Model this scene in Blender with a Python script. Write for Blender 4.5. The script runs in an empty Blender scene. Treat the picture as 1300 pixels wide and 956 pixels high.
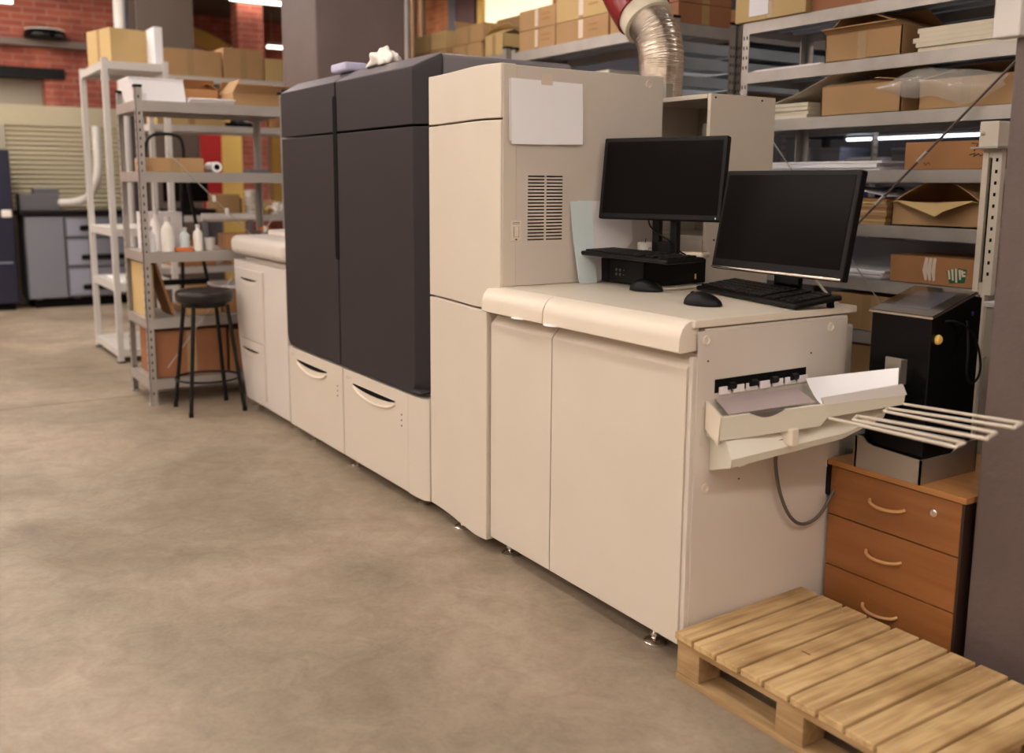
import bpy, bmesh, math, random
from mathutils import Vector, Matrix
random.seed(7)
PI = math.pi
S = bpy.context.scene
COL = S.collection
R = math.radians

# ------------------------------------------------------------------ materials
def mat(name, col, rough=.5, metal=0., noise=0., nscale=8., bump=0., bscale=60., spec=.5, col2=None, trans=0., alpha=1., coat=0., emit=None, estr=0.):
    m = bpy.data.materials.new(name); m.use_nodes = True
    nt = m.node_tree; b = nt.nodes['Principled BSDF']
    b.inputs['Base Color'].default_value = (*col, 1); b.inputs['Roughness'].default_value = rough
    b.inputs['Metallic'].default_value = metal; b.inputs['Specular IOR Level'].default_value = spec
    b.inputs['Transmission Weight'].default_value = trans; b.inputs['Alpha'].default_value = alpha
    b.inputs['Coat Weight'].default_value = coat
    if emit: b.inputs['Emission Color'].default_value = (*emit, 1); b.inputs['Emission Strength'].default_value = estr
    tc = nt.nodes.new('ShaderNodeTexCoord')
    if noise or col2:
        n = nt.nodes.new('ShaderNodeTexNoise'); n.inputs['Scale'].default_value = nscale; n.inputs['Detail'].default_value = 5
        nt.links.new(tc.outputs['Object'], n.inputs['Vector'])
        r = nt.nodes.new('ShaderNodeValToRGB'); c2 = col2 or tuple(c * (1 - noise) for c in col)
        r.color_ramp.elements[0].color = (*c2, 1); r.color_ramp.elements[1].color = (*col, 1)
        r.color_ramp.elements[0].position = .35; r.color_ramp.elements[1].position = .62
        nt.links.new(n.outputs['Fac'], r.inputs['Fac']); nt.links.new(r.outputs['Color'], b.inputs['Base Color'])
    if bump:
        n2 = nt.nodes.new('ShaderNodeTexNoise'); n2.inputs['Scale'].default_value = bscale; n2.inputs['Detail'].default_value = 3
        nt.links.new(tc.outputs['Object'], n2.inputs['Vector'])
        bp = nt.nodes.new('ShaderNodeBump'); bp.inputs['Strength'].default_value = bump; bp.inputs['Distance'].default_value = .01
        nt.links.new(n2.outputs['Fac'], bp.inputs['Height']); nt.links.new(bp.outputs['Normal'], b.inputs['Normal'])
    return m

def wood(name, c1, c2, scale, rough=.5, axis='Y', knots=False):
    m = bpy.data.materials.new(name); m.use_nodes = True
    nt = m.node_tree; b = nt.nodes['Principled BSDF']; b.inputs['Roughness'].default_value = rough
    tc = nt.nodes.new('ShaderNodeTexCoord'); mp = nt.nodes.new('ShaderNodeMapping')
    s = [scale] * 3; s['XYZ'.index(axis)] = scale * .08
    mp.inputs['Scale'].default_value = s
    nt.links.new(tc.outputs['Object'], mp.inputs['Vector'])
    n = nt.nodes.new('ShaderNodeTexNoise'); n.inputs['Scale'].default_value = 3; n.inputs['Detail'].default_value = 6; n.inputs['Distortion'].default_value = .6
    nt.links.new(mp.outputs['Vector'], n.inputs['Vector'])
    r = nt.nodes.new('ShaderNodeValToRGB'); r.color_ramp.elements[0].color = (*c2, 1); r.color_ramp.elements[1].color = (*c1, 1)
    r.color_ramp.elements[0].position = .3; r.color_ramp.elements[1].position = .6
    nt.links.new(n.outputs['Fac'], r.inputs['Fac'])
    out = r.outputs['Color']
    if knots:
        n3 = nt.nodes.new('ShaderNodeTexNoise'); n3.inputs['Scale'].default_value = 5; n3.inputs['Detail'].default_value = 2
        nt.links.new(tc.outputs['Object'], n3.inputs['Vector'])
        r3 = nt.nodes.new('ShaderNodeValToRGB'); r3.color_ramp.elements[0].position = .22; r3.color_ramp.elements[1].position = .5
        r3.color_ramp.elements[0].color = (.45, .33, .2, 1); r3.color_ramp.elements[1].color = (1, 1, 1, 1)
        mx = nt.nodes.new('ShaderNodeMix'); mx.data_type = 'RGBA'; mx.blend_type = 'MULTIPLY'; mx.inputs['Factor'].default_value = .8
        nt.links.new(n3.outputs['Fac'], r3.inputs['Fac']); nt.links.new(out, mx.inputs['A']); nt.links.new(r3.outputs['Color'], mx.inputs['B'])
        out = mx.outputs['Result']
    nt.links.new(out, b.inputs['Base Color'])
    bp = nt.nodes.new('ShaderNodeBump'); bp.inputs['Strength'].default_value = .25; bp.inputs['Distance'].default_value = .004
    nt.links.new(n.outputs['Fac'], bp.inputs['Height']); nt.links.new(bp.outputs['Normal'], b.inputs['Normal'])
    return m

def brick_mat(name, c1, c2, mortar, vertical_axis_map):
    m = bpy.data.materials.new(name); m.use_nodes = True
    nt = m.node_tree; b = nt.nodes['Principled BSDF']; b.inputs['Roughness'].default_value = .85
    tc = nt.nodes.new('ShaderNodeTexCoord'); sp = nt.nodes.new('ShaderNodeSeparateXYZ'); cb = nt.nodes.new('ShaderNodeCombineXYZ')
    nt.links.new(tc.outputs['Object'], sp.inputs['Vector'])
    nt.links.new(sp.outputs[vertical_axis_map], cb.inputs['X']); nt.links.new(sp.outputs['Z'], cb.inputs['Y'])
    br = nt.nodes.new('ShaderNodeTexBrick'); br.inputs['Scale'].default_value = 1
    br.inputs['Brick Width'].default_value = .26; br.inputs['Row Height'].default_value = .078; br.inputs['Mortar Size'].default_value = .008
    br.inputs['Color1'].default_value = (*c1, 1); br.inputs['Color2'].default_value = (*c2, 1); br.inputs['Mortar'].default_value = (*mortar, 1)
    br.inputs['Mortar Smooth'].default_value = .3; br.inputs['Bias'].default_value = -.1
    nt.links.new(cb.outputs['Vector'], br.inputs['Vector'])
    n = nt.nodes.new('ShaderNodeTexNoise'); n.inputs['Scale'].default_value = 2.2; n.inputs['Detail'].default_value = 6
    nt.links.new(tc.outputs['Object'], n.inputs['Vector'])
    r = nt.nodes.new('ShaderNodeValToRGB'); r.color_ramp.elements[0].position = .35; r.color_ramp.elements[1].position = .7
    r.color_ramp.elements[0].color = (.62, .5, .5, 1); r.color_ramp.elements[1].color = (1.25, 1.2, 1.2, 1)
    nt.links.new(n.outputs['Fac'], r.inputs['Fac'])
    mx = nt.nodes.new('ShaderNodeMix'); mx.data_type = 'RGBA'; mx.blend_type = 'MULTIPLY'; mx.inputs['Factor'].default_value = 1
    nt.links.new(br.outputs['Color'], mx.inputs['A']); nt.links.new(r.outputs['Color'], mx.inputs['B'])
    nt.links.new(mx.outputs['Result'], b.inputs['Base Color'])
    bp = nt.nodes.new('ShaderNodeBump'); bp.inputs['Strength'].default_value = .5; bp.inputs['Distance'].default_value = .01; bp.invert = True
    nt.links.new(br.outputs['Fac'], bp.inputs['Height']); nt.links.new(bp.outputs['Normal'], b.inputs['Normal'])
    return m

def floor_mat():
    m = bpy.data.materials.new('concrete_floor'); m.use_nodes = True
    nt = m.node_tree; b = nt.nodes['Principled BSDF']
    tc = nt.nodes.new('ShaderNodeTexCoord')
    def nz(scale, det, rough=.6, dist=0.):
        n = nt.nodes.new('ShaderNodeTexNoise'); n.inputs['Scale'].default_value = scale; n.inputs['Detail'].default_value = det
        n.inputs['Roughness'].default_value = rough; n.inputs['Distortion'].default_value = dist
        nt.links.new(tc.outputs['Object'], n.inputs['Vector']); return n
    def ramp(n, p0, c0, p1, c1):
        r = nt.nodes.new('ShaderNodeValToRGB'); r.color_ramp.elements[0].position = p0; r.color_ramp.elements[1].position = p1
        r.color_ramp.elements[0].color = (*c0, 1); r.color_ramp.elements[1].color = (*c1, 1)
        nt.links.new(n.outputs['Fac'], r.inputs['Fac']); return r
    a = ramp(nz(1.1, 8, .62, .5), .34, (.235, .178, .128), .66, (.40, .318, .240))
    c = ramp(nz(7, 6, .7, 1.), .34, (.80, .77, .75), .6, (1, 1, 1))
    d = ramp(nz(60, 3), .3, (.9, .89, .88), .6, (1, 1, 1))
    out = a.outputs['Color']
    for k in (c, d):
        mx = nt.nodes.new('ShaderNodeMix'); mx.data_type = 'RGBA'; mx.blend_type = 'MULTIPLY'; mx.inputs['Factor'].default_value = 1
        nt.links.new(out, mx.inputs['A']); nt.links.new(k.outputs['Color'], mx.inputs['B']); out = mx.outputs['Result']
    nt.links.new(out, b.inputs['Base Color'])
    rr = ramp(nz(2.5, 5), .3, (.42,) * 3, .7, (.62,) * 3); nt.links.new(rr.outputs['Color'], b.inputs['Roughness'])
    bp = nt.nodes.new('ShaderNodeBump'); bp.inputs['Strength'].default_value = .12; bp.inputs['Distance'].default_value = .01
    nn = nz(9, 8, .7); nt.links.new(nn.outputs['Fac'], bp.inputs['Height']); nt.links.new(bp.outputs['Normal'], b.inputs['Normal'])
    return m

M = {}
M['cream'] = mat('cream_panel', (.64, .565, .48), .42, noise=.03, nscale=3)
M['cream_hi'] = mat('pale_cream_plastic', (.72, .63, .53), .36, noise=.02, nscale=4)
M['cream_side'] = mat('cream_painted_steel', (.62, .55, .49), .48, noise=.04, nscale=3)
M['ivory'] = mat('ivory_plastic', (.60, .56, .47), .4)
M['ivory_side'] = mat('ivory_inner', (.42, .36, .36), .5)
M['charcoal'] = mat('charcoal_panel', (.034, .0295, .033), .5, noise=.05, nscale=3, spec=.15)
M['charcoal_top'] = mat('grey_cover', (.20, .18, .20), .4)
M['seam'] = mat('dark_seam', (.004, .0035, .0035), .8, spec=.1)
M['black'] = mat('black_plastic', (.005, .0045, .005), .45, bump=.05, bscale=300, spec=.2)
M['black_gloss'] = mat('black_gloss', (.003, .0028, .003), .2, spec=.2)
M['screen'] = mat('black_screen', (.005, .0035, .0035), .2, noise=.05, spec=.05)
M['key'] = mat('black_keys', (.009, .008, .0075), .5, spec=.2)
M['steel'] = mat('galvanised_steel', (.47, .43, .40), .38, .4, noise=.12, nscale=9)
M['steel_d'] = mat('galvanised_shelf', (.50, .55, .62), .35, .35, noise=.1, nscale=4)
M['grey_rack'] = mat('grey_rack_paint', (.42, .385, .36), .42, .35, noise=.08, nscale=6)
M['white'] = mat('white_paint', (.60, .565, .545), .45, noise=.03)
M['chrome'] = mat('chrome', (.75, .70, .64), .18, 1.)
M['wire'] = mat('cream_coated_wire', (.80, .72, .62), .35, .2)
M['paper'] = mat('paper', (.78, .73, .74), .8)
M['paper_w'] = mat('white_paper', (.88, .86, .90), .75)
M['paper_c'] = mat('cream_paper', (.74, .66, .53), .8, noise=.05)
M['lilac'] = mat('lilac_plastic', (.40, .32, .32), .5)
M['card'] = mat('cardboard', (.46, .275, .13), .8, noise=.06, nscale=5)
M['card_y'] = mat('yellow_cardboard', (.56, .39, .175), .8, noise=.05, nscale=5)
M['card_o'] = mat('orange_cardboard', (.40, .185, .07), .75, noise=.1, nscale=5)
M['card_r'] = mat('red_brown_cardboard', (.33, .135, .062), .75, noise=.08, nscale=5)
M['tape'] = mat('tape', (.42, .27, .13), .25, spec=.7)
M['plain_tape'] = mat('clear_tape', (.75, .62, .5), .15, spec=.8)
M['film'] = mat('clear_film', (.9, .86, .80), .05, trans=.0, alpha=.2, bump=1., spec=1., bscale=14)
M['ink'] = mat('black_ink', (.02, .014, .01), .8)
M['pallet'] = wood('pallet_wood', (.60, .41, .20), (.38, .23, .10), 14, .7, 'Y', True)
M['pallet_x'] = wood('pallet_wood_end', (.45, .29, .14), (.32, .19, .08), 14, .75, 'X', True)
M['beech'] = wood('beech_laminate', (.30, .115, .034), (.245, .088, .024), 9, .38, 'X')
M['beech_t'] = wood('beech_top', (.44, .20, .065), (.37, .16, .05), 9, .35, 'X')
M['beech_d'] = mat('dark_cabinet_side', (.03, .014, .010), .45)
M['handle'] = mat('wooden_handle', (.58, .30, .13), .35)
M['pillar'] = mat('brown_plaster', (.125, .088, .082), .55, noise=.16, nscale=3, bump=.35, bscale=22)
M['pillar2'] = mat('mauve_brown_plaster', (.165, .118, .11), .55, noise=.12, nscale=3, bump=.25, bscale=18)
M['col'] = mat('dark_column', (.10, .07, .055), .7)
M['brick'] = brick_mat('red_brick', (.42, .115, .07), (.30, .075, .05), (.42, .22, .17), 'Y')
M['brick_b'] = brick_mat('orange_brick', (.50, .19, .07), (.40, .14, .05), (.46, .25, .14), 'X')
M['ceil'] = mat('dark_ceiling', (.085, .055, .045), .8)
M['floor'] = floor_mat()
M['plain'] = mat('wall_paint', (.66, .58, .52), .8)
M['red'] = mat('red_cloth', (.46, .012, .012), .6)
M['red_hose'] = mat('red_rubber', (.24, .006, .010), .25)
M['yellow'] = mat('yellow_paint', (.80, .52, .13), .6)
M['foil'] = mat('aluminium_foil_duct', (.86, .78, .70), .26, 1., noise=.1, nscale=20)
M['green'] = mat('green_print', (.01, .10, .045), .6)
M['cream_ink'] = mat('cream_print', (.70, .62, .48), .7)
M['grey_m'] = mat('blue_grey_panel', (.20, .205, .25), .45)
M['grey_md'] = mat('dark_grey_panel', (.115, .11, .125), .5)
M['grey_l'] = mat('light_blue_grey_panel', (.30, .31, .39), .4)
M['navy'] = mat('navy_panel', (.012, .012, .035), .35)
M['blue'] = mat('blue_plastic', (.02, .03, .16), .5)
M['slat'] = mat('beige_slats', (.46, .40, .28), .5)
M['beige'] = mat('beige_panel', (.36, .31, .24), .5)
M['orange'] = mat('orange_plastic', (.75, .19, .05), .5)
M['leather'] = mat('dark_leather', (.014, .008, .008), .3, spec=.35)
M['stool'] = mat('black_tube', (.006, .0055, .0055), .4, spec=.25)
M['wax'] = mat('white_wax', (.85, .80, .74), .5)
M['glass'] = mat('touch_glass', (.030, .022, .018), .06, spec=.8, coat=.6)
M['silver'] = mat('brushed_silver', (.42, .38, .33), .36, .75)
M['ltblue'] = mat('pale_blue_sheet', (.62, .71, .74), .5)
M['tube'] = mat('lamp_glow', (1, .95, .85), .5, emit=(1., .92, .82), estr=9.)
M['tube_dim'] = mat('distant_lamp_glow', (1, .95, .85), .5, emit=(1., .90, .78), estr=1.6)
M['feeder'] = mat('feeder_panel', (.64, .575, .53), .42, noise=.03, nscale=3)
M['yellow2'] = mat('yellow_banner', (.86, .60, .17), .6)
M['glow'] = mat('warm_glow', (1, .95, .8), .5, emit=(1., .82, .46), estr=.26)
M['copper'] = mat('tan_pipe', (.42, .25, .14), .4, .3)

# ------------------------------------------------------------------ mesh builder
class MB:
    def __init__(s): s.bm = bmesh.new(); s.mi = 0
    def _new(s, vs):
        fs = set()
        for v in vs: fs.update(v.link_faces)
        for f in fs: f.material_index = s.mi
    def box(s, x0, x1, y0, y1, z0, z1, bev=0., seg=2, rot=None):
        c = Vector(((x0 + x1) / 2, (y0 + y1) / 2, (z0 + z1) / 2))
        t = Matrix.Translation(c) @ (rot or Matrix()) @ Matrix.Diagonal((abs(x1 - x0), abs(y1 - y0), abs(z1 - z0), 1))
        r = bmesh.ops.create_cube(s.bm, size=1, matrix=t); vs = r['verts']
        if bev:
            es = set()
            for v in vs: es.update(v.link_edges)
            rr = bmesh.ops.bevel(s.bm, geom=list(es), offset=bev, segments=seg, profile=.5, affect='EDGES')
            for f in rr['faces']: f.material_index = s.mi
            for v in rr['verts']:
                for f in v.link_faces: f.material_index = s.mi
        else: s._new(vs)
        return s
    def cyl(s, p0, p1, r0, r1=None, n=20, caps=True):
        p0 = Vector(p0); p1 = Vector(p1); d = p1 - p0
        q = Vector((0, 0, 1)).rotation_difference(d.normalized()).to_matrix().to_4x4()
        r = bmesh.ops.create_cone(s.bm, cap_ends=caps, segments=n, radius1=r0, radius2=r0 if r1 is None else r1, depth=d.length,
                                  matrix=Matrix.Translation((p0 + p1) / 2) @ q)
        s._new(r['verts']); return s
    def lathe(s, c, prof, n=28, axis='Z'):
        rings = []
        for (r, z) in prof:
            ring = []
            for k in range(n):
                a = 2 * PI * k / n
                p = (r * math.cos(a), r * math.sin(a), z)
                if axis == 'X': p = (z, r * math.cos(a), r * math.sin(a))
                if axis == 'Y': p = (r * math.sin(a), z, r * math.cos(a))
                ring.append(s.bm.verts.new(Vector(c) + Vector(p)))
            rings.append(ring)
        for a, b in zip(rings, rings[1:]):
            for k in range(n):
                f = s.bm.faces.new((a[k], a[(k + 1) % n], b[(k + 1) % n], b[k])); f.material_index = s.mi
        for ring, rev in ((rings[0], True), (rings[-1], False)):
            f = s.bm.faces.new(ring[::-1] if rev else ring); f.material_index = s.mi
        return s
    def tube(s, pts, r, n=10, closed=False, radii=None, caps=True):
        pts = [Vector(p) for p in pts]; N = len(pts); rings = []; prev = None
        for i, p in enumerate(pts):
            a = pts[(i - 1) % N] if (i or closed) else pts[0]; b = pts[(i + 1) % N] if (i < N - 1 or closed) else pts[-1]
            t = (b - a).normalized()
            if prev is None:
                u = t.orthogonal().normalized()
            else:
                u = (prev - t * prev.dot(t)).normalized()
            prev = u; w = t.cross(u); rr = radii[i] if radii else r
            rings.append([s.bm.verts.new(p + (u * math.cos(2 * PI * k / n) + w * math.sin(2 * PI * k / n)) * rr) for k in range(n)])
        prs = list(zip(rings, rings[1:])) + ([(rings[-1], rings[0])] if closed else [])
        for a, b in prs:
            for k in range(n):
                f = s.bm.faces.new((a[k], a[(k + 1) % n], b[(k + 1) % n], b[k])); f.material_index = s.mi
        if caps and not closed:
            s.bm.faces.new(rings[0][::-1]).material_index = s.mi; s.bm.faces.new(rings[-1]).material_index = s.mi
        return s
    def prism(s, poly, axis, a0, a1):
        """poly: 2D points in the two other axes (x->(y,z), y->(x,z), z->(x,y)); extruded from a0 to a1"""
        def P(p, a): return {'x': (a, p[0], p[1]), 'y': (p[0], a, p[1]), 'z': (p[0], p[1], a)}[axis]
        A = [s.bm.verts.new(P(p, a0)) for p in poly]; B = [s.bm.verts.new(P(p, a1)) for p in poly]; n = len(poly)
        for k in range(n):
            s.bm.faces.new((A[k], A[(k + 1) % n], B[(k + 1) % n], B[k])).material_index = s.mi
        s.bm.faces.new(A[::-1]).material_index = s.mi; s.bm.faces.new(B).material_index = s.mi
        return s
    def loft(s, secs):
        """closed sections (lists of 3D points of equal length) joined in a row, capped"""
        V = [[s.bm.verts.new(p) for p in sec] for sec in secs]; n = len(V[0])
        for A, B in zip(V, V[1:]):
            for k in range(n): s.bm.faces.new((A[k], A[(k + 1) % n], B[(k + 1) % n], B[k])).material_index = s.mi
        s.bm.faces.new(V[0][::-1]).material_index = s.mi; s.bm.faces.new(V[-1]).material_index = s.mi
        return s
    def sheet(s, grid, th=.0006):
        """grid of 3D points -> sheet with a real thickness"""
        nr, nc = len(grid), len(grid[0]); G = [[Vector(p) for p in row] for row in grid]
        def nrm(i, j):
            a = G[min(i + 1, nr - 1)][j] - G[max(i - 1, 0)][j]; b = G[i][min(j + 1, nc - 1)] - G[i][max(j - 1, 0)]
            return a.cross(b).normalized()
        A = [[s.bm.verts.new(G[i][j] + nrm(i, j) * th / 2) for j in range(nc)] for i in range(nr)]
        B = [[s.bm.verts.new(G[i][j] - nrm(i, j) * th / 2) for j in range(nc)] for i in range(nr)]
        for i in range(nr - 1):
            for j in range(nc - 1):
                s.bm.faces.new((A[i][j], A[i + 1][j], A[i + 1][j + 1], A[i][j + 1])).material_index = s.mi
                s.bm.faces.new((B[i][j], B[i][j + 1], B[i + 1][j + 1], B[i + 1][j])).material_index = s.mi
        rim = [(i, 0) for i in range(nr)] + [(nr - 1, j) for j in range(1, nc)] + [(i, nc - 1) for i in range(nr - 2, -1, -1)] + [(0, j) for j in range(nc - 2, 0, -1)]
        for k in range(len(rim)):
            (i, j), (p, q) = rim[k], rim[(k + 1) % len(rim)]
            s.bm.faces.new((A[i][j], B[i][j], B[p][q], A[p][q])).material_index = s.mi
        return s
    def build(s, name, m, parent=None, local=False, smooth=True, ang=35):
        ms = m if isinstance(m, (list, tuple)) else [m]
        bmesh.ops.recalc_face_normals(s.bm, faces=s.bm.faces)
        root = parent
        while root is not None and root.parent: root = root.parent
        if parent is None:
            xs = [v.co for v in s.bm.verts]
            org = Vector(((min(v.x for v in xs) + max(v.x for v in xs)) / 2, (min(v.y for v in xs) + max(v.y for v in xs)) / 2, min(v.z for v in xs)))
        else: org = Vector((0, 0, 0)) if local else root.location.copy()
        bmesh.ops.translate(s.bm, verts=s.bm.verts, vec=-org)
        me = bpy.data.meshes.new(name); s.bm.to_mesh(me); s.bm.free()
        for k in ms: me.materials.append(k)
        if smooth:
            for p in me.polygons: p.use_smooth = True
            me.set_sharp_from_angle(angle=R(ang))
        o = bpy.data.objects.new(name, me); COL.objects.link(o)
        if parent: o.parent = parent
        else: o.location = org
        return o

def tag(o, label=None, cat=None, group=None, kind=None):
    if label: o['label'] = label
    if cat: o['category'] = cat
    if group: o['group'] = group
    if kind: o['kind'] = kind
    return o
def thing(name, label, cat, loc, rz=0., group=None, rx=0.):
    o = bpy.data.objects.new(name, None); COL.objects.link(o); o.location = loc; o.rotation_euler = (rx, 0, rz)
    o.empty_display_size = .1
    return tag(o, label, cat, group)
def struct(o): return tag(o, kind='structure')
def B(*a, **k): return MB().box(*a, **k)

# ------------------------------------------------------------------ room
struct(B(-17, 4.2, -7.5, 5.6, -.12, 0).build('floor', M['floor']))
struct(B(-17, 4.2, -7.5, 5.6, 4.35, 4.5).build('ceiling', M['ceil']))
struct(B(-17, -16.2, -7.5, 5.6, 0, 4.35).build('wall_left', M['brick']))
struct(B(-16.2, 4.2, 5.4, 5.6, 0, 4.35).build('wall_back', mat('dark_wall', (.045, .045, .06), .8)))
struct(B(-16.2, -8.0, 5.34, 5.4, 0, 4.35).build('wall_recess', M['brick_b']))
struct(B(4.0, 4.2, -7.5, 5.4, 0, 4.35).build('wall_right', M['plain']))
struct(B(-16.2, 4.0, -7.5, -7.3, 0, 4.35).build('wall_front', M['plain']))
m = MB()   # brick partition with an opening under the steel lintel
m.box(-11.4, -11.1, -7.3, -1.5, 0, 4.35); m.box(-11.4, -11.1, -.10, 1.0, 0, 4.35); m.box(-11.4, -11.1, -1.5, -.10, 2.72, 4.35)
struct(m.build('wall_side', M['brick']))
struct(B(-11.42, -11.05, -1.8, .12, 2.62, 2.74).build('trim_1', M['black']))
struct(B(-11.38, -11.3, -1.5, -.1, 0, 2.62).build('trim_2', M['beige']))
struct(B(-11.12, -10.98, -7.3, 1.0, 2.98, 3.06, bev=.01).build('trim_3', mat('grey_ledge', (.22, .17, .15), .6)))
struct(B(-4.705, -4.699, -7.3, -.0, -.001, .0012).build('trim_4', mat('floor_joint', (.10, .075, .055), .9)))
# pillars
struct(B(.526, 1.24, .622, 1.34, 0, 4.35, bev=.012).build('pillar_right', M['pillar']))
struct(B(-5.95, -5.2, .99, 1.74, 0, 4.35, bev=.02).build('pillar_middle', M['pillar2']))
struct(B(-9.6, -9.0, .52, 1.12, 0, 4.35, bev=.02).build('pillar_far', M['col']))
# arched windows in the far wall
def arch(n, yc, zc, r0, r1, bright):
    m = MB(); N = 28
    for k in range(N):
        a0 = PI * k / N; a1 = PI * (k + 1) / N
        f = lambda r, a, x: (x, yc + r * math.cos(a), zc + r * math.sin(a))
        m.loft([[f(r0, a0, -16.2), f(r1, a0, -16.2), f(r1, a0, -16.05), f(r0, a0, -16.05)], [f(r0, a1, -16.2), f(r1, a1, -16.2), f(r1, a1, -16.05), f(r0, a1, -16.05)]])
    for sgn in (-1, 1):
        y0, y1 = sorted((yc + sgn * r0, yc + sgn * r1)); m.box(-16.2, -16.05, y0, y1, 0.9, zc)
    o = struct(m.build('window_%d' % n, M['yellow']))
    m = MB(); P = [(yc + r0 * math.cos(PI * k / N), zc + r0 * math.sin(PI * k / N)) for k in range(N + 1)] + [(yc - r0, .9), (yc + r0, .9)]
    m.prism(P, 'x', -16.19, -16.15); m.build('pane', M['glow'] if bright else mat('dusky_pane', (.5, .36, .3), .5), o)
arch(1, 2.55, 2.05, 1.85, 2.12, False)
arch(2, 5.0, 2.5, .95, 1.1, True) if False else None
struct(B(-16.2, -16.1, 4.78, 5.35, 1.6, 3.9, bev=.05).build('window_2', M['glow']))
# yellow lit section of the back wall, its light put in as emission
struct(B(-9.9, -8.3, 5.32, 5.4, 2.6, 4.2, bev=.03).build('window_3', M['glow']))
struct(B(-10.06, -9.93, 5.30, 5.4, 2.4, 4.3).build('trim_5', M['yellow']))
struct(B(-10.6, -10.1, 5.28, 5.4, 0, 4.3).build('door_1', mat('maroon_panel', (.10, .03, .03), .5)))
struct(B(-10.85, -10.62, 5.28, 5.4, 0, 4.3).build('trim_6', M['grey_md']))

# ------------------------------------------------------------------ ceiling lights
def light(x, y, z, L=1.3, along='y', w=.16, label='', dim=False):
    t = thing('ceiling_light', label, 'lamp', (x, y, z), 0, 'fluorescent ceiling lights')
    sx, sy = (w / 2, L / 2) if along == 'y' else (L / 2, w / 2)
    B(x - sx, x + sx, y - sy, y + sy, z, z + .06, bev=.008).build('housing', M['white'], t)
    B(x - sx * .85, x + sx * .85, y - sy * .98, y + sy * .98, z - .03, z, bev=.008).build('diffuser', M['tube_dim' if dim else 'tube'], t)
    for d in (-1, 1):
        px, py = (x, y + d * L * .35) if along == 'y' else (x + d * L * .35, y)
        MB().cyl((px, py, z + .06), (px, py, 4.35), .004, n=6).build('hanger', M['steel'], t)
light(-12.0, 2.95, 3.95, 1.0, 'y', .14, 'bright fluorescent lamp over the yellow arch, longest and brightest of the lamps in view', dim=True)
light(-12.0, 1.75, 4.00, .8, 'y', .14, 'fluorescent lamp cut by the top of the picture beside the dark brown column', dim=True)
light(-15.2, 4.35, 3.78, .55, 'y', .12, 'small dim fluorescent lamp in front of the bright far window', dim=True)
light(-14.0, 1.9, 4.02, .4, 'y', .12, 'small round-ended lamp glowing beside the dark column above the yellow arch', dim=True)
light(-10.3, -.72, 3.36, .5, 'y', .08, 'upper short lamp glowing in front of the red brick wall', dim=True)
light(-10.7, -1.05, 3.2, .9, 'y', .08, 'lower short lamp glowing in front of the red brick wall', dim=True)
i = 0
for x in (-9.5, -6.6, -3.9, -1.2, 1.6):
    for y in (-6.0, -4.0, -1.6):
        if (x, y) != (1.6, -1.6): light(x, y, 3.95, 1.9, 'x', .24, 'long fluorescent ceiling light over the open floor')
for x in (-11.0, -7.5): light(x, 4.0, 3.95, 1.6, 'x', .2, 'unseen long light fixture over the back aisle')  # out of view; the farther one is added to brighten the orange brick
for x in (-12.5, -14.5): light(x, -3.5, 3.95, 1.6, 'x', .24, 'long fluorescent ceiling light over the far hall')
for y in (-5.2, -3.2, -1.3, .5): light(3.1, y, 3.95, 1.6, 'y', .24, 'added fill light shaped as a long ceiling fixture near the end wall')  # out of view, added to brighten the machine sides facing the end wall
light(-7.6, .4, 3.95, 1.6, 'x', .2, 'long fluorescent ceiling light over the white shelving')
light(-8.6, -1.2, 3.95, 1.6, 'x', .2, 'long fluorescent ceiling light before the red brick wall')
light(-9.8, 2.6, 3.95, 1.6, 'x', .2, 'long fluorescent ceiling light by the far arches')
light(.6, 3.1, 3.95, 1.4, 'y', .2, 'added fill light shaped as a ceiling fixture over the aisle behind the steel shelving')  # unseen fill, added to brighten the crosswise rack
light(-3.0, 1.3, 3.95, 1.6, 'x', .2, 'long fluorescent ceiling light over the printer')

# ------------------------------------------------------------------ printer modules
def foot(p, x, y, h):
    m = MB(); m.lathe((x, y, 0), [(.036, 0), (.036, .008), (.028, .014), (.012, .018), (.009, .022), (.009, h)], 20)
    m.cyl((x, y, .028), (x, y, .036), .018, n=6); return m.build('levelling_foot', M['chrome'], p)

# --- finisher (nearest, low)
F = thing('paper_finisher', 'low cream cabinet nearest the wooden pallet, end of the printing line, with keyboards on top', 'printer', (-.5, .35, 0))
B(-1.045, .030, .045, .66, .07, 1.018, bev=.004).build('body', M['cream_side'], F)
B(-1.045, -.02, .66, .76, .09, .975, bev=.01).build('rear_cover', M['cream_side'], F)
B(-1.035, .034, .0, .70, 1.022, 1.045, bev=.004).build('worktop', M['cream_hi'], F)
nose = [(.03, 1.0445), (.0, 1.043), (-.022, 1.034), (-.036, 1.018), (-.043, 1.0), (-.045, .988), (-.047, .956), (-.040, .952), (.02, .956)]
MB().prism(nose, 'x', -1.045, -.652).build('front_rail', M['cream_hi'], F, ang=50)
MB().prism(nose, 'x', -.648, .022).build('front_rail', M['cream_hi'], F, ang=50)
for a, b in ((-1.046, -.653), (-.647, .012)):
    d = MB().prism([(.035, .07), (-.002, .07), (-.004, .073), (-.004, .90), (.0, .908), (.026, .935), (.03, .945), (.035, .945)], 'x', a, b).build('front_door', M['cream'], F)
B(.012, .031, .0, .05, .07, .94, bev=.006).build('corner_post', M['cream_side'], F)
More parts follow.
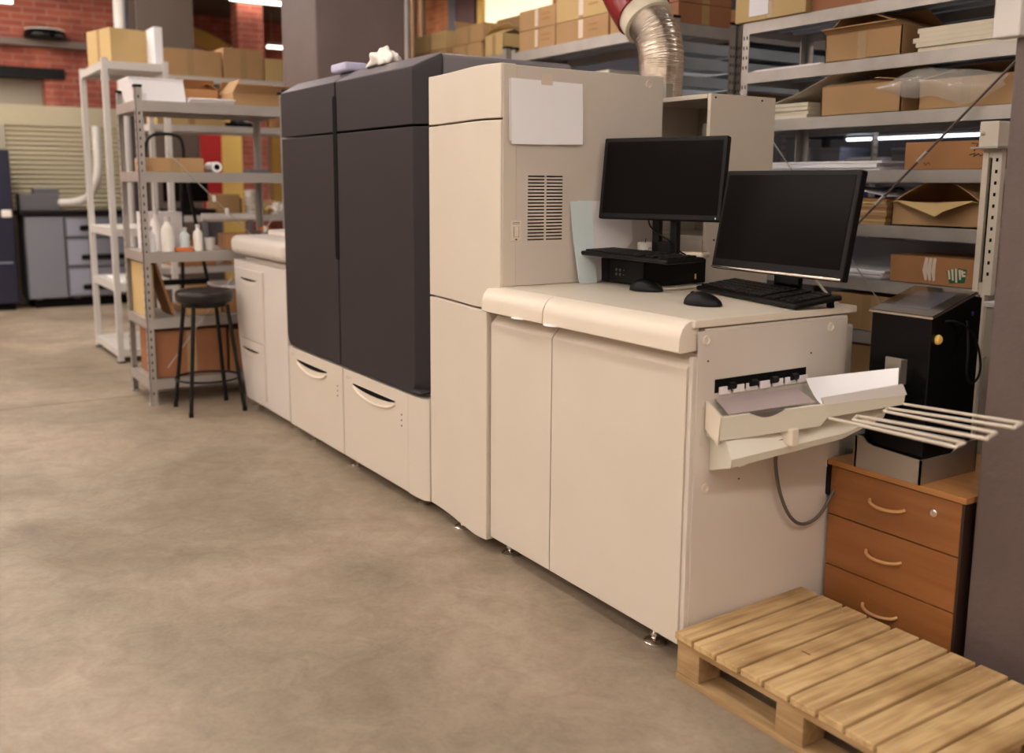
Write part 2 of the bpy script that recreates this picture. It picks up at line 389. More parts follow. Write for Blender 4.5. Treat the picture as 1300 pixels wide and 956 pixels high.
# end panel with plugs, screw holes, exit slot
E0 = MB().box(.030, .035, .016, .655, .075, 1.012, bev=.0015).build('end_panel', M['cream_side'], F)
def plug(p, x, y, z, r=.014):
    m = MB(); m.lathe((x, y, z), [(r, 0), (r, .0025), (r * .82, .0035), (r * .7, .001), (r * .3, .0008)], 20, 'X'); m.build('plug', M['cream_hi'], p)
for y, z in ((.045, .985), (.575, .985), (.062, .548), (.60, .545)): plug(F, .035, y, z)
for y, z in ((.055, .925), (.49, .91), (.20, .555), (.09, .66)):
    MB().lathe((.035, y, z), [(.003, 0), (.003, .0012), (.001, .0013)], 8, 'X').build('screw', M['seam'], F)
m = MB(); m.box(.0345, .0365, .036, .095, .79, .7915); m.box(.0345, .0365, .036, .037, .68, .79); m.box(.0345, .0365, .036, .095, .676, .680); m.build('recess_outline', M['cream_side'], F)
m = MB(); m.box(.0345, .0365, .085, .470, .828, .868); m.build('exit_slot', M['seam'], F)
m = MB()
for k in range(7): m.box(.036, .042, .10 + k * .055, .145 + k * .055, .822, .845, bev=.002)
m.build('paper_guide', M['paper'], F)
for k in range(4):
    y = .142 + k * .088
    MB().cyl((.046, y - .012, .846), (.046, y + .012, .846), .011, n=14).build('roller', M['black'], F)
MB().box(.0345, .052, .595, .64, .44, .555, bev=.002).build('power_inlet', M['black'], F)
MB().box(.045, .075, .60, .645, .47, .535, bev=.006).build('cable_plug', M['silver'], F)
for (x, y) in ((-.14, .045), (-1.0, .06), (-.05, .6), (-1.0, .6)): foot(F, x, y, .08)
for a in (-.80, -.60):   # small pale finger pads in the handle gap
    m = MB(); m.lathe((a, -.028, .9535), [(.040, 0), (.040, .003), (.03, .004)], 20); m.build('finger_pad', M['paper_w'], F)

# catch tray on the end panel
T = F
def sec(y, lipx, lipz, drop, back): # outer shell section (closed) x,z
    return [(.036, y, back), (.036, y, back - .11), (lipx - .02, y, lipz - drop), (lipx, y, lipz - drop + .006), (lipx + .004, y, lipz), (lipx - .004, y, lipz + .002), (lipx - .012, y, lipz - .016), (.040, y, back - .02)]
LIP = lambda q: Vector((.089 + .463 * q, .06 + .879 * q, .771 + .110 * q))     # the tray hangs askew: its lip runs away from the panel
def tsec(q, yb, drop, lipd=.0):
    L = LIP(q); o = Vector((.885, -.466, 0))
    return [(.036, yb, .800), (.036, yb, .800 - drop - .02), tuple(L + Vector((0, 0, -drop)) - o * .02), tuple(L + Vector((0, 0, -drop + .006))), tuple(L + o * .004), tuple(L - o * .003 + Vector((0, 0, .002))), tuple(L - o * .010 + Vector((0, 0, -.018))), (.040, yb, .782)]
TR = MB()
TR.loft([tsec(.0, .058, .075), tsec(.16, .22, .072), tsec(.295, .36, .068), tsec(.315, .38, .045), tsec(.54, .56, .035)])
tray = TR.build('output_tray', M['ivory'], F)
MB().loft([[(.040, .048, .81), (.040, .048, .73), (.089, .052, .69), (.093, .056, .774)], [(.040, .058, .81), (.040, .058, .73), (.085, .062, .69), (.089, .064, .774)]]).build('tray_end', M['cream_hi'], tray)
MB().sheet([[(.040, .085, .812), (.042, .24, .812), (.060, .40, .815)], [tuple(LIP(.02) + Vector((-.008, .012, .002))), tuple(LIP(.15) + Vector((-.012, .01, .004))), tuple(LIP(.28) + Vector((-.014, .01, .006)))]], .003).build('tray_floor', M['lilac'], tray)
m = MB(); n = 10
G0 = [LIP(.085 + .10 * k / n) for k in range(n + 1)]; o_ = Vector((.885, -.466, 0)) * .0055
m.loft([[tuple(p + o_ + Vector((0, 0, .0025))), tuple(p + o_ + Vector((0, 0, .002 - .016 * math.sin(PI * k / n)))), tuple(p - o_ + Vector((0, 0, .002 - .016 * math.sin(PI * k / n)))), tuple(p - o_ + Vector((0, 0, .0035)))] for k, p in enumerate(G0)])
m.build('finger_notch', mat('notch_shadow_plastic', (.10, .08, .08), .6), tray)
m = MB(); A0 = LIP(.300); A1 = LIP(.545); up = Vector((-.012, .004, .016)); ot = Vector((.885, -.466, 0)) * .005
m.loft([[tuple(A0 - ot), tuple(A0 + ot), tuple(A0 + ot + up), tuple(A0 - ot + up)], [tuple(A1 - ot), tuple(A1 + ot), tuple(A1 + ot + up * 1.6), tuple(A1 - ot + up * 1.6)]]).build('tray_lip', mat('greyish_lip', (.44, .39, .36), .35), tray)
U1 = LIP(.50)
m = MB(); m.loft([[(.036, .075, .735), (.036, .075, .60), (.125, .070, .630), (.128, .070, .655), (.10, .075, .70)], [(.036, .45, .77), (.036, .45, .655), (.225, .42, .690), (.235, .42, .71), (.20, .44, .77)], [(.15, .54, .78), (.15, .54, .72), (.290, .515, .755), (.30, .51, .775), (.25, .53, .80)]])
m.build('tray_bracket', M['ivory'], tray)
MB().box(.125, .134, .10, .125, .63, .668, bev=.003).build('latch', M['cream_hi'], tray)
MB().box(.125, .200, .235, .262, .685, .735, bev=.004).build('latch', M['cream_hi'], tray)
MB().loft([[(.122, .12, .668), (.126, .12, .668), (.126, .12, .671), (.122, .12, .671)], [(.170, .26, .705), (.174, .26, .705), (.174, .26, .708), (.170, .26, .708)]]).build('tray_groove', M['seam'], tray)
# wire rack: one serpentine rod
CAMP = Vector((2.022, -1.893, 1.42))
WR = [(.247, .329, .768), (.823, .026, .863), (.814, .075, .863), (.337, .316, .784), (.299, .382, .779), (.83, .132, .868), (.804, .213, .865), (.318, .474, .785), (.289, .532, .781), (.806, .282, .868), (.786, .349, .866), (.287, .612, .783)]
WR = [CAMP + (Vector(p) - CAMP) * .97 for p in WR]
pts = []
for a, b in zip(WR[::2], WR[1::2]):
    d = (b - a).normalized() * .014; pts += [a, a + d, (a + b) / 2, b - d, b]
m = MB(); m.tube(pts, .0042, 10); m.build('wire_rack', M['wire'], tray)
# sheet of paper lying out of the slot
sh = []
for j in range(9):
    u = j / 8; top = Vector((.05, .455, .836)).lerp(Vector((.293, .565, .898)), u); bot = Vector((.205, .345, .795)).lerp(Vector((.324, .525, .830)), u)
    sh.append([tuple(top.lerp(bot, v) + Vector((0, 0, -.010 * math.sin(PI * v) * (1 - u * .6)))) for v in (0, .25, .5, .75, 1)])
tag(MB().sheet(sh, .0012).build('paper_sheet', M['paper_w']), 'blank white sheet of paper curling out of the wire output tray', 'paper')
# cable looping down the end panel
cp = [(.07, .33, .66), (.062, .325, .597), (.060, .354, .493), (.058, .406, .408), (.056, .47, .368), (.058, .543, .383), (.062, .60, .452), (.062, .622, .50)]
def smooth(ps, n=6):
    ps = [Vector(p) for p in ps]; out = []
    for i in range(len(ps) - 1):
        p0 = ps[max(i - 1, 0)]; p1 = ps[i]; p2 = ps[i + 1]; p3 = ps[min(i + 2, len(ps) - 1)]
        for k in range(n):
            t = k / n
            out.append(.5 * ((2 * p1) + (p2 - p0) * t + (2 * p0 - 5 * p1 + 4 * p2 - p3) * t * t + (3 * p1 - p0 - 3 * p2 + p3) * t ** 3))
    out.append(ps[-1]); return out
MB().tube(smooth(cp), .0055, 10).build('power_cable', mat('grey_cable', (.10, .085, .075), .5), F)

# --- tall module
TU = thing('printer_tower', 'tall cream machine cabinet with vent slots and taped paper sheets beside the monitors', 'printer', (-1.28, .38, 0))
def wave(x):  # front line of the tower
    t = (x + 1.572) / (.572); t = max(0, min(1, t))
    return .018 - .050 * (3 * t * t - 2 * t ** 3) * (1 if t < .8 else 1) + .028 * max(0, (t - .72) / .28) ** 2
def wavepanel(x0, x1, z0, z1, name, mtl, top_drop=0., n=22):
    m = MB(); poly = [(x0 + (x1 - x0) * k / n, wave(x0 + (x1 - x0) * k / n)) for k in range(n + 1)] + [(x1, .06), (x0, .06)]
    m.prism(poly, 'z', z0, z1); o = m.build(name, mtl, TU)
    bv = o.modifiers.new('b', 'BEVEL'); bv.width = .003; bv.segments = 2; bv.limit_method = 'ANGLE'; bv.angle_limit = R(60)
    return o
wavepanel(-1.572, -1.055, .055, .952, 'lower_door', M['cream'])
wavepanel(-1.572, -.985, .960, 1.645, 'middle_door', M['cream'])
wavepanel(-1.572, -.985, 1.652, 1.842, 'upper_door', M['cream'])
B(-1.568, -1.052, .05, .752, .10, 1.04).build('body', M['cream_side'], TU)
B(-1.568, -.981, .058, .753, 1.046, 1.838, bev=.004).build('side_panel', M['cream_side'], TU)
B(-.984, -.980, .004, .058, 1.046, 1.838).build('seam_strip', M['cream'], TU)
m = MB()
for c in range(2):
    for k in range(20):
        y0 = .112 + c * .083; z = 1.213 + k * .0122
        m.box(-.983, -.9795, y0, y0 + .072, z, z + .0045)
m.build('vent', M['seam'], TU)
m = MB(); m.box(-.982, -.9775, .038, .082, 1.212, 1.287, bev=.001)
sw = m.build('switch_plate', M['cream_hi'], TU); MB().box(-.978, -.972, .052, .068, 1.228, 1.262, bev=.002).build('rocker', M['cream_hi'], sw)
m = MB(); m.box(-.9778, -.977, .044, .076, 1.274, 1.2755); m.box(-.9778, -.977, .046, .074, 1.279, 1.2805); m.box(-.9778, -.977, .049, .0505, 1.226, 1.264); m.box(-.9778, -.977, .0695, .071, 1.226, 1.264); m.box(-.9778, -.977, .056, .064, 1.215, 1.220)
m.build('switch_marks', M['ink'], sw)
MB().lathe((-.981, .676, 1.806), [(.016, 0), (.016, .003), (.012, .004), (.011, .0005), (.004, .0004)], 22, 'X').build('plug', M['cream_hi'], TU)
for (x, y) in ((-1.35, .05), (-1.1, .55), (-1.5, .6)): foot(TU, x, y, .11)
sh = thing('paper_sheet', 'pair of blank white sheets taped high on the tall cream machine', 'paper', (-.975, .2, 1.56))
MB().sheet([[(-.9795, .034, 1.792), (-.9795, .20, 1.790), (-.9795, .352, 1.788)], [(-.974, .034, 1.67), (-.974, .2, 1.67), (-.974, .352, 1.67)], [(-.966, .030, 1.560), (-.970, .2, 1.562), (-.962, .344, 1.566)]]).build('front_sheet', M['paper_w'], sh)
MB().sheet([[(-.980, .024, 1.790), (-.980, .2, 1.788)], [(-.972, .024, 1.572), (-.975, .2, 1.572)]]).build('rear_sheet', M['paper'], sh)
MB().sheet([[(-.9787, .165, 1.815), (-.9787, .215, 1.815)], [(-.9783, .165, 1.775), (-.9783, .215, 1.775)]]).build('tape_strip', M['plain_tape'], sh)

# --- dark engine
D = thing('printing_press', 'huge charcoal grey printing press with rounded doors above pale drawers', 'printer', (-2.4, .38, 0))
B(-3.20, -1.585, .088, .75, .51, 1.946, bev=.02, seg=4).build('body', M['charcoal_top'], D)
B(-3.20, -1.60, .06, .75, .07, .52).build('base', M['cream_side'], D)
m = MB(); m.tube([(-1.592, .066, z) for z in (.6, 1.2, 1.84)] , .01, 8); m.build('door_seal', M['seam'], D)
def rpoly(x0, x1, z0, z1, rbl=.0, rbr=.0, rtl=.0, rtr=.0, n=6):
    P = []
    for (cx, cz, r, a0) in ((x0 + rbl, z0 + rbl, rbl, PI), (x1 - rbr, z0 + rbr, rbr, 1.5 * PI), (x1 - rtr, z1 - rtr, rtr, 0), (x0 + rtl, z1 - rtl, rtl, .5 * PI)):
        if r == 0: P.append((cx, cz)); continue
        for k in range(n + 1): a = a0 + .5 * PI * k / n; P.append((cx + r * math.cos(a), cz + r * math.sin(a)))
    return P
def door(name, x0, x1, z0, z1, right=False, top=False, **kw):
    """front slab; right/top edges slope back as a chamfer"""
    P = rpoly(x0, x1, z0, z1, **kw); m = MB(); dx = .075 if right else 0; dz = .055 if top else 0
    front = [(x, -.014, z) for (x, z) in rpoly(x0, x1 - dx, z0, z1 - dz, **kw)]
    mid = [(x, .085 if top and z > z1 - .03 else (.052 if right and x > x1 - .03 else -.006), z) for (x, z) in P]
    back = [(x, .09, z) for (x, z) in P]
    m.loft([front, mid, back]); o = m.build(name, M['charcoal'], D)
    bv = o.modifiers.new('b', 'BEVEL'); bv.width = .004; bv.segments = 2; bv.limit_method = 'ANGLE'; bv.angle_limit = R(40)
    return o
door('lower_door', -3.215, -2.470, .518, 1.650, rbl=.07)
door('lower_door', -2.454, -1.578, .518, 1.650, right=True, rbr=.07)
door('upper_door', -3.215, -2.470, 1.660, 1.945, top=True, rtl=.03)
door('upper_door', -2.454, -1.578, 1.660, 1.945, right=True, top=True, rtr=.02)
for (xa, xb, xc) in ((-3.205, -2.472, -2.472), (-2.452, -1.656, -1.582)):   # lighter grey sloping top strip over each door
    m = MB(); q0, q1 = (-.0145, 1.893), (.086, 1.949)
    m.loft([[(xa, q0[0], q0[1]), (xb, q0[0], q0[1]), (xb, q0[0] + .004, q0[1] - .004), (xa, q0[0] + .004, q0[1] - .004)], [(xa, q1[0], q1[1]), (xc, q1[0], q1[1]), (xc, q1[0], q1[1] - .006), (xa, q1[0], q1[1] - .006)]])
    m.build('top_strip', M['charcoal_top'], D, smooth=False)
MB().prism(rpoly(-2.492, -2.448, 1.045, 1.828, .018, .018, .018, .018), 'y', -.017, -.010).build('handle_slot', M['seam'], D)
B(-2.4695, -2.4545, -.004, .05, .53, 1.90).build('door_gap', M['seam'], D)
# pale drawers with scooped grips
def drawer(x0, x1, gx0, gx1):
    o = B(x0, x1, -.008, .06, .056, .505, bev=.006).build('drawer', M['cream'], D)
    m = MB(); n = 12   # scoop: a pale lower lip under a dark slot
    xs = [gx0 + (gx1 - gx0) * k / n for k in range(n + 1)]
    top = [(x, .452) for x in xs]; bot = [(x, .452 - .060 * math.sin(PI * (.02 + .96 * k / n)) ** .5) for k, x in enumerate(xs)][::-1]
    m.prism(top + bot, 'y', -.0105, -.007); h = m.build('grip', M['cream_hi'], o)
    m = MB(); bot2 = [(x, .4475 - .020 * math.sin(PI * (.02 + .96 * k / n)) ** .6) for k, x in enumerate(xs)][::-1]
    m.prism([(x, .450) for x in xs] + bot2, 'y', -.0125, -.009); m.build('grip_shadow_gap', M['seam'], h)
    MB().tube([(x, -.0105, z - .002) for (x, z) in bot[::-1]], .0065, 8).build('grip_lip', M['cream_hi'], o)
    for k in range(3): MB().lathe((x1 - .06, -.009, .40 - k * .025), [(.004, 0), (.004, -.002), (.001, -.0022)], 8, 'Y').build('indicator', M['ink'], o)
    m = MB(); m.box(x0 + .04, x0 + .10, -.0092, -.008, .470, .472); m.box(x0 + .04, x0 + .08, -.0092, -.008, .462, .464); m.build('drawer_label', M['beige'], o)
drawer(-3.225, -2.462, -3.08, -2.66)
drawer(-2.452, -1.735, -2.32, -1.86)
MB().prism([(-1.732, -.008), (-1.66, -.008), (-1.60, .0), (-1.578, .014), (-1.576, .06), (-1.732, .06)], 'z', .056, .505).build('corner_cover', M['cream'], D)
for (x, y) in ((-1.72, .06), (-2.42, .05), (-2.99, .05), (-3.1, .6), (-1.7, .6)): foot(D, x, y, .08)

# --- feeder (furthest)
G = thing('paper_feeder', 'white paper feeder cabinet with two drawers behind the black bar stool', 'printer', (-3.72, .38, 0))
B(-4.12, -3.25, .05, .74, .06, .95).build('body', M['cream_side'], G)
side = [(-4.03, .06), (-4.09, .20), (-4.15, .42), (-4.185, .65), (-4.20, .93), (-3.605, .93), (-3.605, .06)]
MB().prism(side, 'y', -.002, .05).build('front_panel', M['feeder'], G)
MB().prism([(-3.60, .06), (-3.60, .93), (-3.245, .93), (-3.245, .06)], 'y', -.004, .05).build('side_column', M['feeder'], G)
for (z0, z1, xl0, xl1) in ((.455, .885, -4.10, -4.145), (.10, .445, -3.99, -4.08)):
    o = MB().prism([(xl0, z0), (xl1, z1), (-3.63, z1), (-3.63, z0)], 'y', -.014, -.001).build('drawer', M['feeder'], G)
    n = 10; xs = [-4.03 + .30 * k / n for k in range(n + 1)]; zt = z1 - .055
    MB().prism([(x, zt) for x in xs] + [(x, zt - .045 * math.sin(PI * (.03 + .94 * k / n)) ** .5) for k, x in enumerate(xs)][::-1], 'y', -.0165, -.013).build('grip', M['cream_hi'], o)
    MB().prism([(x, zt) for x in xs] + [(x, zt - .014 * math.sin(PI * (.03 + .94 * k / n)) ** .5) for k, x in enumerate(xs)][::-1], 'y', -.0175, -.015).build('grip_shadow_gap', M['seam'], o)
o = B(-4.225, -3.245, -.02, .74, .965, 1.085, bev=.045, seg=5).build('lid', M['feeder'], G)
o = B(-4.0, -3.3, .15, .62, 1.08, 1.125, bev=.02, seg=3).build('lid_hump', M['feeder'], G)
for (x, y) in ((-4.0, .06), (-3.3, .06), (-3.98, .6), (-3.3, .6)): foot(G, x, y, .07)

# cloths on top of the press
def lump(name, c, s, mtl, label, cat):
    m = MB(); r = bmesh.ops.create_icosphere(m.bm, subdivisions=4, radius=1)
    for v in m.bm.verts:
        n = v.co.normalized(); k = 1 + .22 * math.sin(5 * n.x + 3 * n.y + c[0]) * math.cos(4 * n.z + 2 * n.y) + .10 * math.sin(11 * n.y + 7 * n.x)
        v.co = Vector((n.x * s[0] * k, n.y * s[1] * k, max(-.35, n.z) * s[2] * k)) + Vector(c) + Vector((0, 0, s[2] * .35))
    return tag(m.build(name, mtl, ang=80), label, cat)
lump('crumpled_cloth', (-2.17, .11, 1.950), (.12, .06, .055), M['wax'], 'crumpled white cloth lying on top of the charcoal press', 'cloth')
t = MB(); t.box(-2.62, -2.44, .03, .15, 1.949, 1.99, bev=.012, seg=3)
tag(t.build('tissue_pack', mat('lilac_cloth', (.50, .48, .66), .7)), 'pale lilac pack beside the crumpled cloth on top of the charcoal press', 'pack')

# --- cabinet behind the tall module
K = thing('rear_cabinet', 'cream open-sided cabinet standing behind the two monitors', 'cabinet', (-1.02, 1.06, 0))
m = MB(); m.box(-.87, -.852, .885, 1.25, 0, 1.775, bev=.002); k0 = m.build('side_panel', M['cream_hi'], K)
for y, z in ((.91, 1.76), (1.17, 1.76), (.93, 1.20)): MB().lathe((-.852, y, z), [(.004, 0), (.004, .002), (.001, .0022)], 8, 'X').build('screw', M['seam'], k0)
B(-1.30, -.872, 1.232, 1.25, 0, 1.755).build('back_panel', M['beige'], K)
B(-1.30, -1.282, .885, 1.23, 0, 1.755).build('side_panel', M['cream_side'], K)
B(-1.30, -.872, .885, 1.25, 1.757, 1.775, bev=.002).build('top', M['cream_hi'], K)
B(-1.28, -.872, .89, 1.23, 1.20, 1.215).build('shelf', M['cream_side'], K)
B(-1.28, -.872, .885, .90, 0, 1.20).build('door', M['cream_side'], K)
MB().box(-.91, -.88, .90, .93, 1.56, 1.66, bev=.003).build('hinge', M['silver'], K)

# flexible duct and red hose
mid = smooth([(-1.40, 1.10, 1.78), (-1.395, 1.10, 1.90), (-1.395, 1.10, 1.98), (-1.425, 1.10, 2.07), (-1.495, 1.10, 2.15)], 10)
DU = thing('flexible_duct', 'ribbed silver foil air duct bending up behind the tall cream machine', 'duct', (-1.40, 1.10, 1.776))
pp = []; rad = []
N = len(mid)
fine = []
for i in range(N - 1):
    for k in range(6): fine.append(mid[i].lerp(mid[i + 1], k / 6))
for i, p in enumerate(fine): pp.append(p); rad.append(.096 + (.0045 if (i // 2) % 2 else 0))
MB().tube(pp, .09, 36, radii=rad).build('duct_tube', M['foil'], DU, ang=70)
d = (mid[-1] - mid[-2]).normalized()
MB().cyl(mid[-1] - d * .015, mid[-1] + d * .055, .118, n=40).build('collar', M['paper_c'], DU)
m = MB(); h0 = mid[-1] + d * .05; m.tube(smooth([h0, h0 + d * .10, h0 + d * .35 + Vector((-.0, 0, .02)), h0 + d * .6 + Vector((-.12, 0, .1)), h0 + d * .9 + Vector((-.2, 0, .6)), (h0.x - .9, 1.10, 4.34)], 8), .130, 36); m.build('red_hose', M['red_hose'], DU, ang=60)
MB().cyl((-1.40, 1.10, 1.776), (-1.40, 1.10, 1.80), .11, n=32).build('flange', M['silver'], DU)
B(-1.285, -1.235, .99, 1.03, 1.777, 1.85, bev=.003).build('flange_bracket', M['silver'], DU)

# ------------------------------------------------------------------ computers on the worktop
ZT = 1.0455
def monitor(loc, yaw, tilt, w, h, label, base_to, arm, lower, silver):
    t = thing('computer_monitor', label, 'monitor', loc, yaw)
    rt = Matrix.Translation((0, 0, 0)) @ Matrix.Rotation(-tilt, 4, 'X')
    def tilted(m, z0): bmesh.ops.transform(m.bm, matrix=Matrix.Translation((0, 0, z0)) @ rt, verts=m.bm.verts); return m
    z0 = lower
    m = MB(); m.box(-w / 2, w / 2, -.008, .022, 0, h, bev=.006, seg=3); m.box(-w * .36, w * .36, .02, .05, h * .12, h * .85, bev=.012); sc = tilted(m, z0).build('screen_housing', M['black'], t, local=True)
    m = MB(); b = .016; bb = .022 if not silver else .034
    m.box(-w / 2 + b, w / 2 - b, -.0095, -.007, bb, h - b); tilted(m, z0).build('screen', M['screen'], sc, local=True)
    if silver:
        m = MB(); m.box(-w / 2 + .004, w / 2 - .004, -.0115, -.006, .002, .009, bev=.001); tilted(m, z0).build('silver_trim', M['chrome'], sc, local=True)
        m = MB()
        for k in range(6): m.box(w / 2 - .16 + k * .022, w / 2 - .148 + k * .022, -.0105, -.007, .016, .019)
        tilted(m, z0).build('buttons', M['key'], sc, local=True)
    else:
        m = MB(); m.box(w / 2 - .022, w / 2 - .018, -.0102, -.007, .008, .014); tilted(m, z0).build('power_led', M['paper_w'], sc, local=True)
    return t
# left monitor on the small computer
yaw = .36
t1 = monitor((-.698, .494, 1.142), yaw, .13, .50, .302, 'wide black monitor standing on the small computer, a gap below its screen', 0, 0, .149, False)
m = MB(); m.box(-.12, .045, .02, .17, 0.0, .012, bev=.004); m.build('stand_base', M['black'], t1, local=True)
m = MB(); m.box(-.052, -.022, .055, .085, .01, .26, bev=.004); m.box(.022, .052, .055, .085, .01, .26, bev=.004); m.box(-.05, .05, .055, .085, .19, .26, bev=.004); m.box(-.05, .05, .055, .085, .01, .07, bev=.004); m.build('stand_neck', M['black'], t1, local=True)
m = MB(); m.tube(smooth([(-.07, .06, .17), (-.06, .05, .13), (-.02, .04, .10), (.03, .05, .07), (.06, .08, .03), (.09, .12, .012)]), .003, 8); m.build('cable', M['black'], t1, local=True)
t2 = monitor((-.144, .50, ZT), -.048, .179, .572, .335, 'large black monitor with a silver strip under its screen, on the cream worktop', 0, 0, .092, True)
m = MB(); m.box(-.20, .06, .145, .20, .0, .010, bev=.004); m.build('stand_base', M['black_gloss'], t2, local=True)
m = MB(); m.box(-.145, -.03, .150, .172, .008, .26, bev=.006); m.box(-.14, -.035, .06, .155, .14, .25, bev=.004); m.build('stand_neck', M['black_gloss'], t2, local=True)
m = MB(); m.tube(smooth([(.10, .06, .10), (.12, .08, .07), (.14, .11, .03), (.15, .14, .006)]), .004, 8); m.build('cable', M['cream_hi'], t2, local=True)
# small desktop computer
P = thing('desktop_computer', 'flat black desktop computer lying under the left keyboard and monitor', 'computer', (-.86, .60, ZT))
B(-.972, -.712, .452, .757, ZT + .004, 1.141, bev=.003).build('case', M['black'], P)
B(-.971, -.915, .444, .452, ZT + .006, 1.139, bev=.002).build('front_bezel', M['black'], P)
B(-.913, -.714, .446, .452, ZT + .010, 1.137, bev=.002).build('front_bezel', M['key'], P)
for k in range(3):
    for q in range(2):
        r = .0055 if k < 2 else .0025
        MB().lathe((-.870 + k * .022, .4462, 1.083 + q * .017), [(r, 0), (r, -.0012), (r - .0012, -.0013), (r - .0012, -.0002)], 14, 'Y').build('port_ring', M['steel'], P)
B(-.7125, -.7112, .70, .708, 1.065, 1.085).build('sticker', M['yellow'], P)
for (x, y) in ((-.95, .48), (-.74, .48), (-.95, .73), (-.74, .73)): MB().cyl((x, y, ZT), (x, y, ZT + .006), .009, n=10).build('rubber_foot', M['black'], P)
def keyboard(loc, rz, w, d, label, tilt=0.05):
    t = thing('keyboard', label, 'keyboard', loc, rz)
    tm = Matrix.Rotation(tilt, 4, 'X')
    def tl(m): bmesh.ops.transform(m.bm, matrix=tm, verts=m.bm.verts); return m
    m = MB(); m.box(0, w, 0, d, .002, .018, bev=.006, seg=3); tl(m).build('case', M['black'], t, local=True)
    rows = 5; kw = .0245
    for r in range(rows):
        y = .014 + r * (d - .03) / rows
        n = int((w - .03) / kw); dk = (d - .03) / rows * .84; spans = []
        for k in range(n):
            if (r == 0 and 3 < k < 9) or k in (int(n * .70), int(n * .85)): continue
            spans.append((.015 + k * kw, .015 + k * kw + kw * .84))
        if r == 0: spans.append((.015 + 4 * kw, .015 + 8.8 * kw))
        for (xa, xb) in spans:
            m = MB(); m.box(xa, xb, y, y + dk, .0175, .0245, bev=.002, seg=1); tl(m).build('key', M['key'], t, local=True)
    for x in (.03, w - .03):
        m = MB(); m.box(x - .012, x + .012, d - .03, d - .018, -.0 - math.tan(tilt) * (d - .02), .004, bev=.001); tl(m).build('fold_out_foot', M['black'], t, local=True)
    return t
# left keyboard lies across the computer; right keyboard in front of the big monitor
keyboard((-.952, .335, 1.152), R(-3), .52, .165, 'black keyboard lying on the flat black computer', .03)
kx, ky = .040, .415
k2 = keyboard((-.528, .535, ZT + .001), R(-12.5), .575, .175, 'black keyboard on the cream worktop in front of the monitor with a silver strip', .13)
def mouse(c, rz, label, s=1.):
    t = thing('computer_mouse', label, 'mouse', c, rz)
    m = MB(); bmesh.ops.create_uvsphere(m.bm, u_segments=28, v_segments=18, radius=1)
    for v in m.bm.verts:
        x, y, z = v.co
        v.co = Vector((x * .031 * (1 + .1 * y * y), y * .056, (z * .036 * (1 - .18 * y) if z > 0 else z * .003) + .003)) * s
    m.build('shell', M['black'], t, local=True, ang=80)
    m = MB(); m.lathe((-.0025 * s, -.030 * s, .0315 * s), [(.007 * s, 0), (.008 * s, .001 * s), (.008 * s, .004 * s), (.007 * s, .005 * s)], 16, 'X'); m.build('wheel', M['key'], t, local=True)
    m = MB(); m.tube(smooth([(0, y * s, (.003 + .0355 * math.sqrt(max(0, 1 - (y / .056) ** 2)) * (1 - .18 * y / .056)) * s) for y in (-.052, -.045, -.037)]), .0008, 6); m.build('button_gap', M['seam'], t, local=True)
    return t
mouse((-.612, .375, ZT), R(-62), 'black mouse touching the front of the small black computer', 1.12)
mouse((-.205, .258, ZT), R(-64), 'black mouse alone on the cream worktop, nearer the output tray', 1.12)
tag(MB().tube(smooth([(-.60, .43, ZT + .005), (-.585, .50, ZT + .006), (-.59, .58, ZT + .006), (-.62, .66, ZT + .006), (-.66, .70, ZT + .006)]), .0045, 8).build('white_cable', M['cream_hi']), 'short pale cable end lying on the worktop between mouse and computer', 'cable')
# candle, crumpled film and phone on the keyboard / computer
c = thing('candle', 'small white candle with a wick beside the monitor stand', 'candle', (-.92, .63, 1.142))
MB().lathe((-.92, .63, 1.142), [(.030, 0), (.032, .004), (.032, .048), (.029, .054), (.010, .052)], 28).build('wax', M['wax'], c)
MB().cyl((-.92, .63, 1.192), (-.92, .63, 1.21), .0016, n=8).build('wick', M['ink'], c)
lump('crumpled_film', (-.80, .56, 1.152), (.040, .022, .022), mat('crinkled_film', (.55, .5, .46), .12, alpha=.55, bump=.8, bscale=60), 'ball of crumpled clear film at the foot of the left monitor', 'plastic film')
ph = thing('white_handset', 'small white handset lying on the far end of the left keyboard', 'phone', (-.66, .64, 1.155), R(18))
m = MB(); m.box(-.055, .055, -.032, .032, .0, .020, bev=.008, seg=4); m.build('shell', M['cream_hi'], ph, local=True)
m = MB(); m.box(-.040, .045, -.022, .022, .019, .0225, bev=.001); m.build('face', M['copper'], ph, local=True)
# leaning blue/white sheets between the tower and the computer
g = thing('plastic_folder', 'pale blue sheet leaning against the tall cream machine', 'folder', (-.97, .35, ZT))
MB().sheet([[(-.975, .300, 1.355), (-.975, .40, 1.357)], [(-.955, .305, 1.2), (-.955, .40, 1.2)], [(-.93, .318, ZT + .001), (-.93, .40, ZT + .001)]], .003).build('sheet', M['ltblue'], g)
g = thing('paper_folder', 'plain whitish sheet leaning behind the pale blue one beside the left monitor', 'folder', (-.96, .5, ZT))
MB().sheet([[(-.977, .335, 1.358), (-.977, .60, 1.352)], [(-.966, .34, 1.2), (-.966, .60, 1.2)], [(-.958, .395, ZT + .001), (-.958, .435, ZT + .001)]], .002).build('sheet', M['paper'], g)

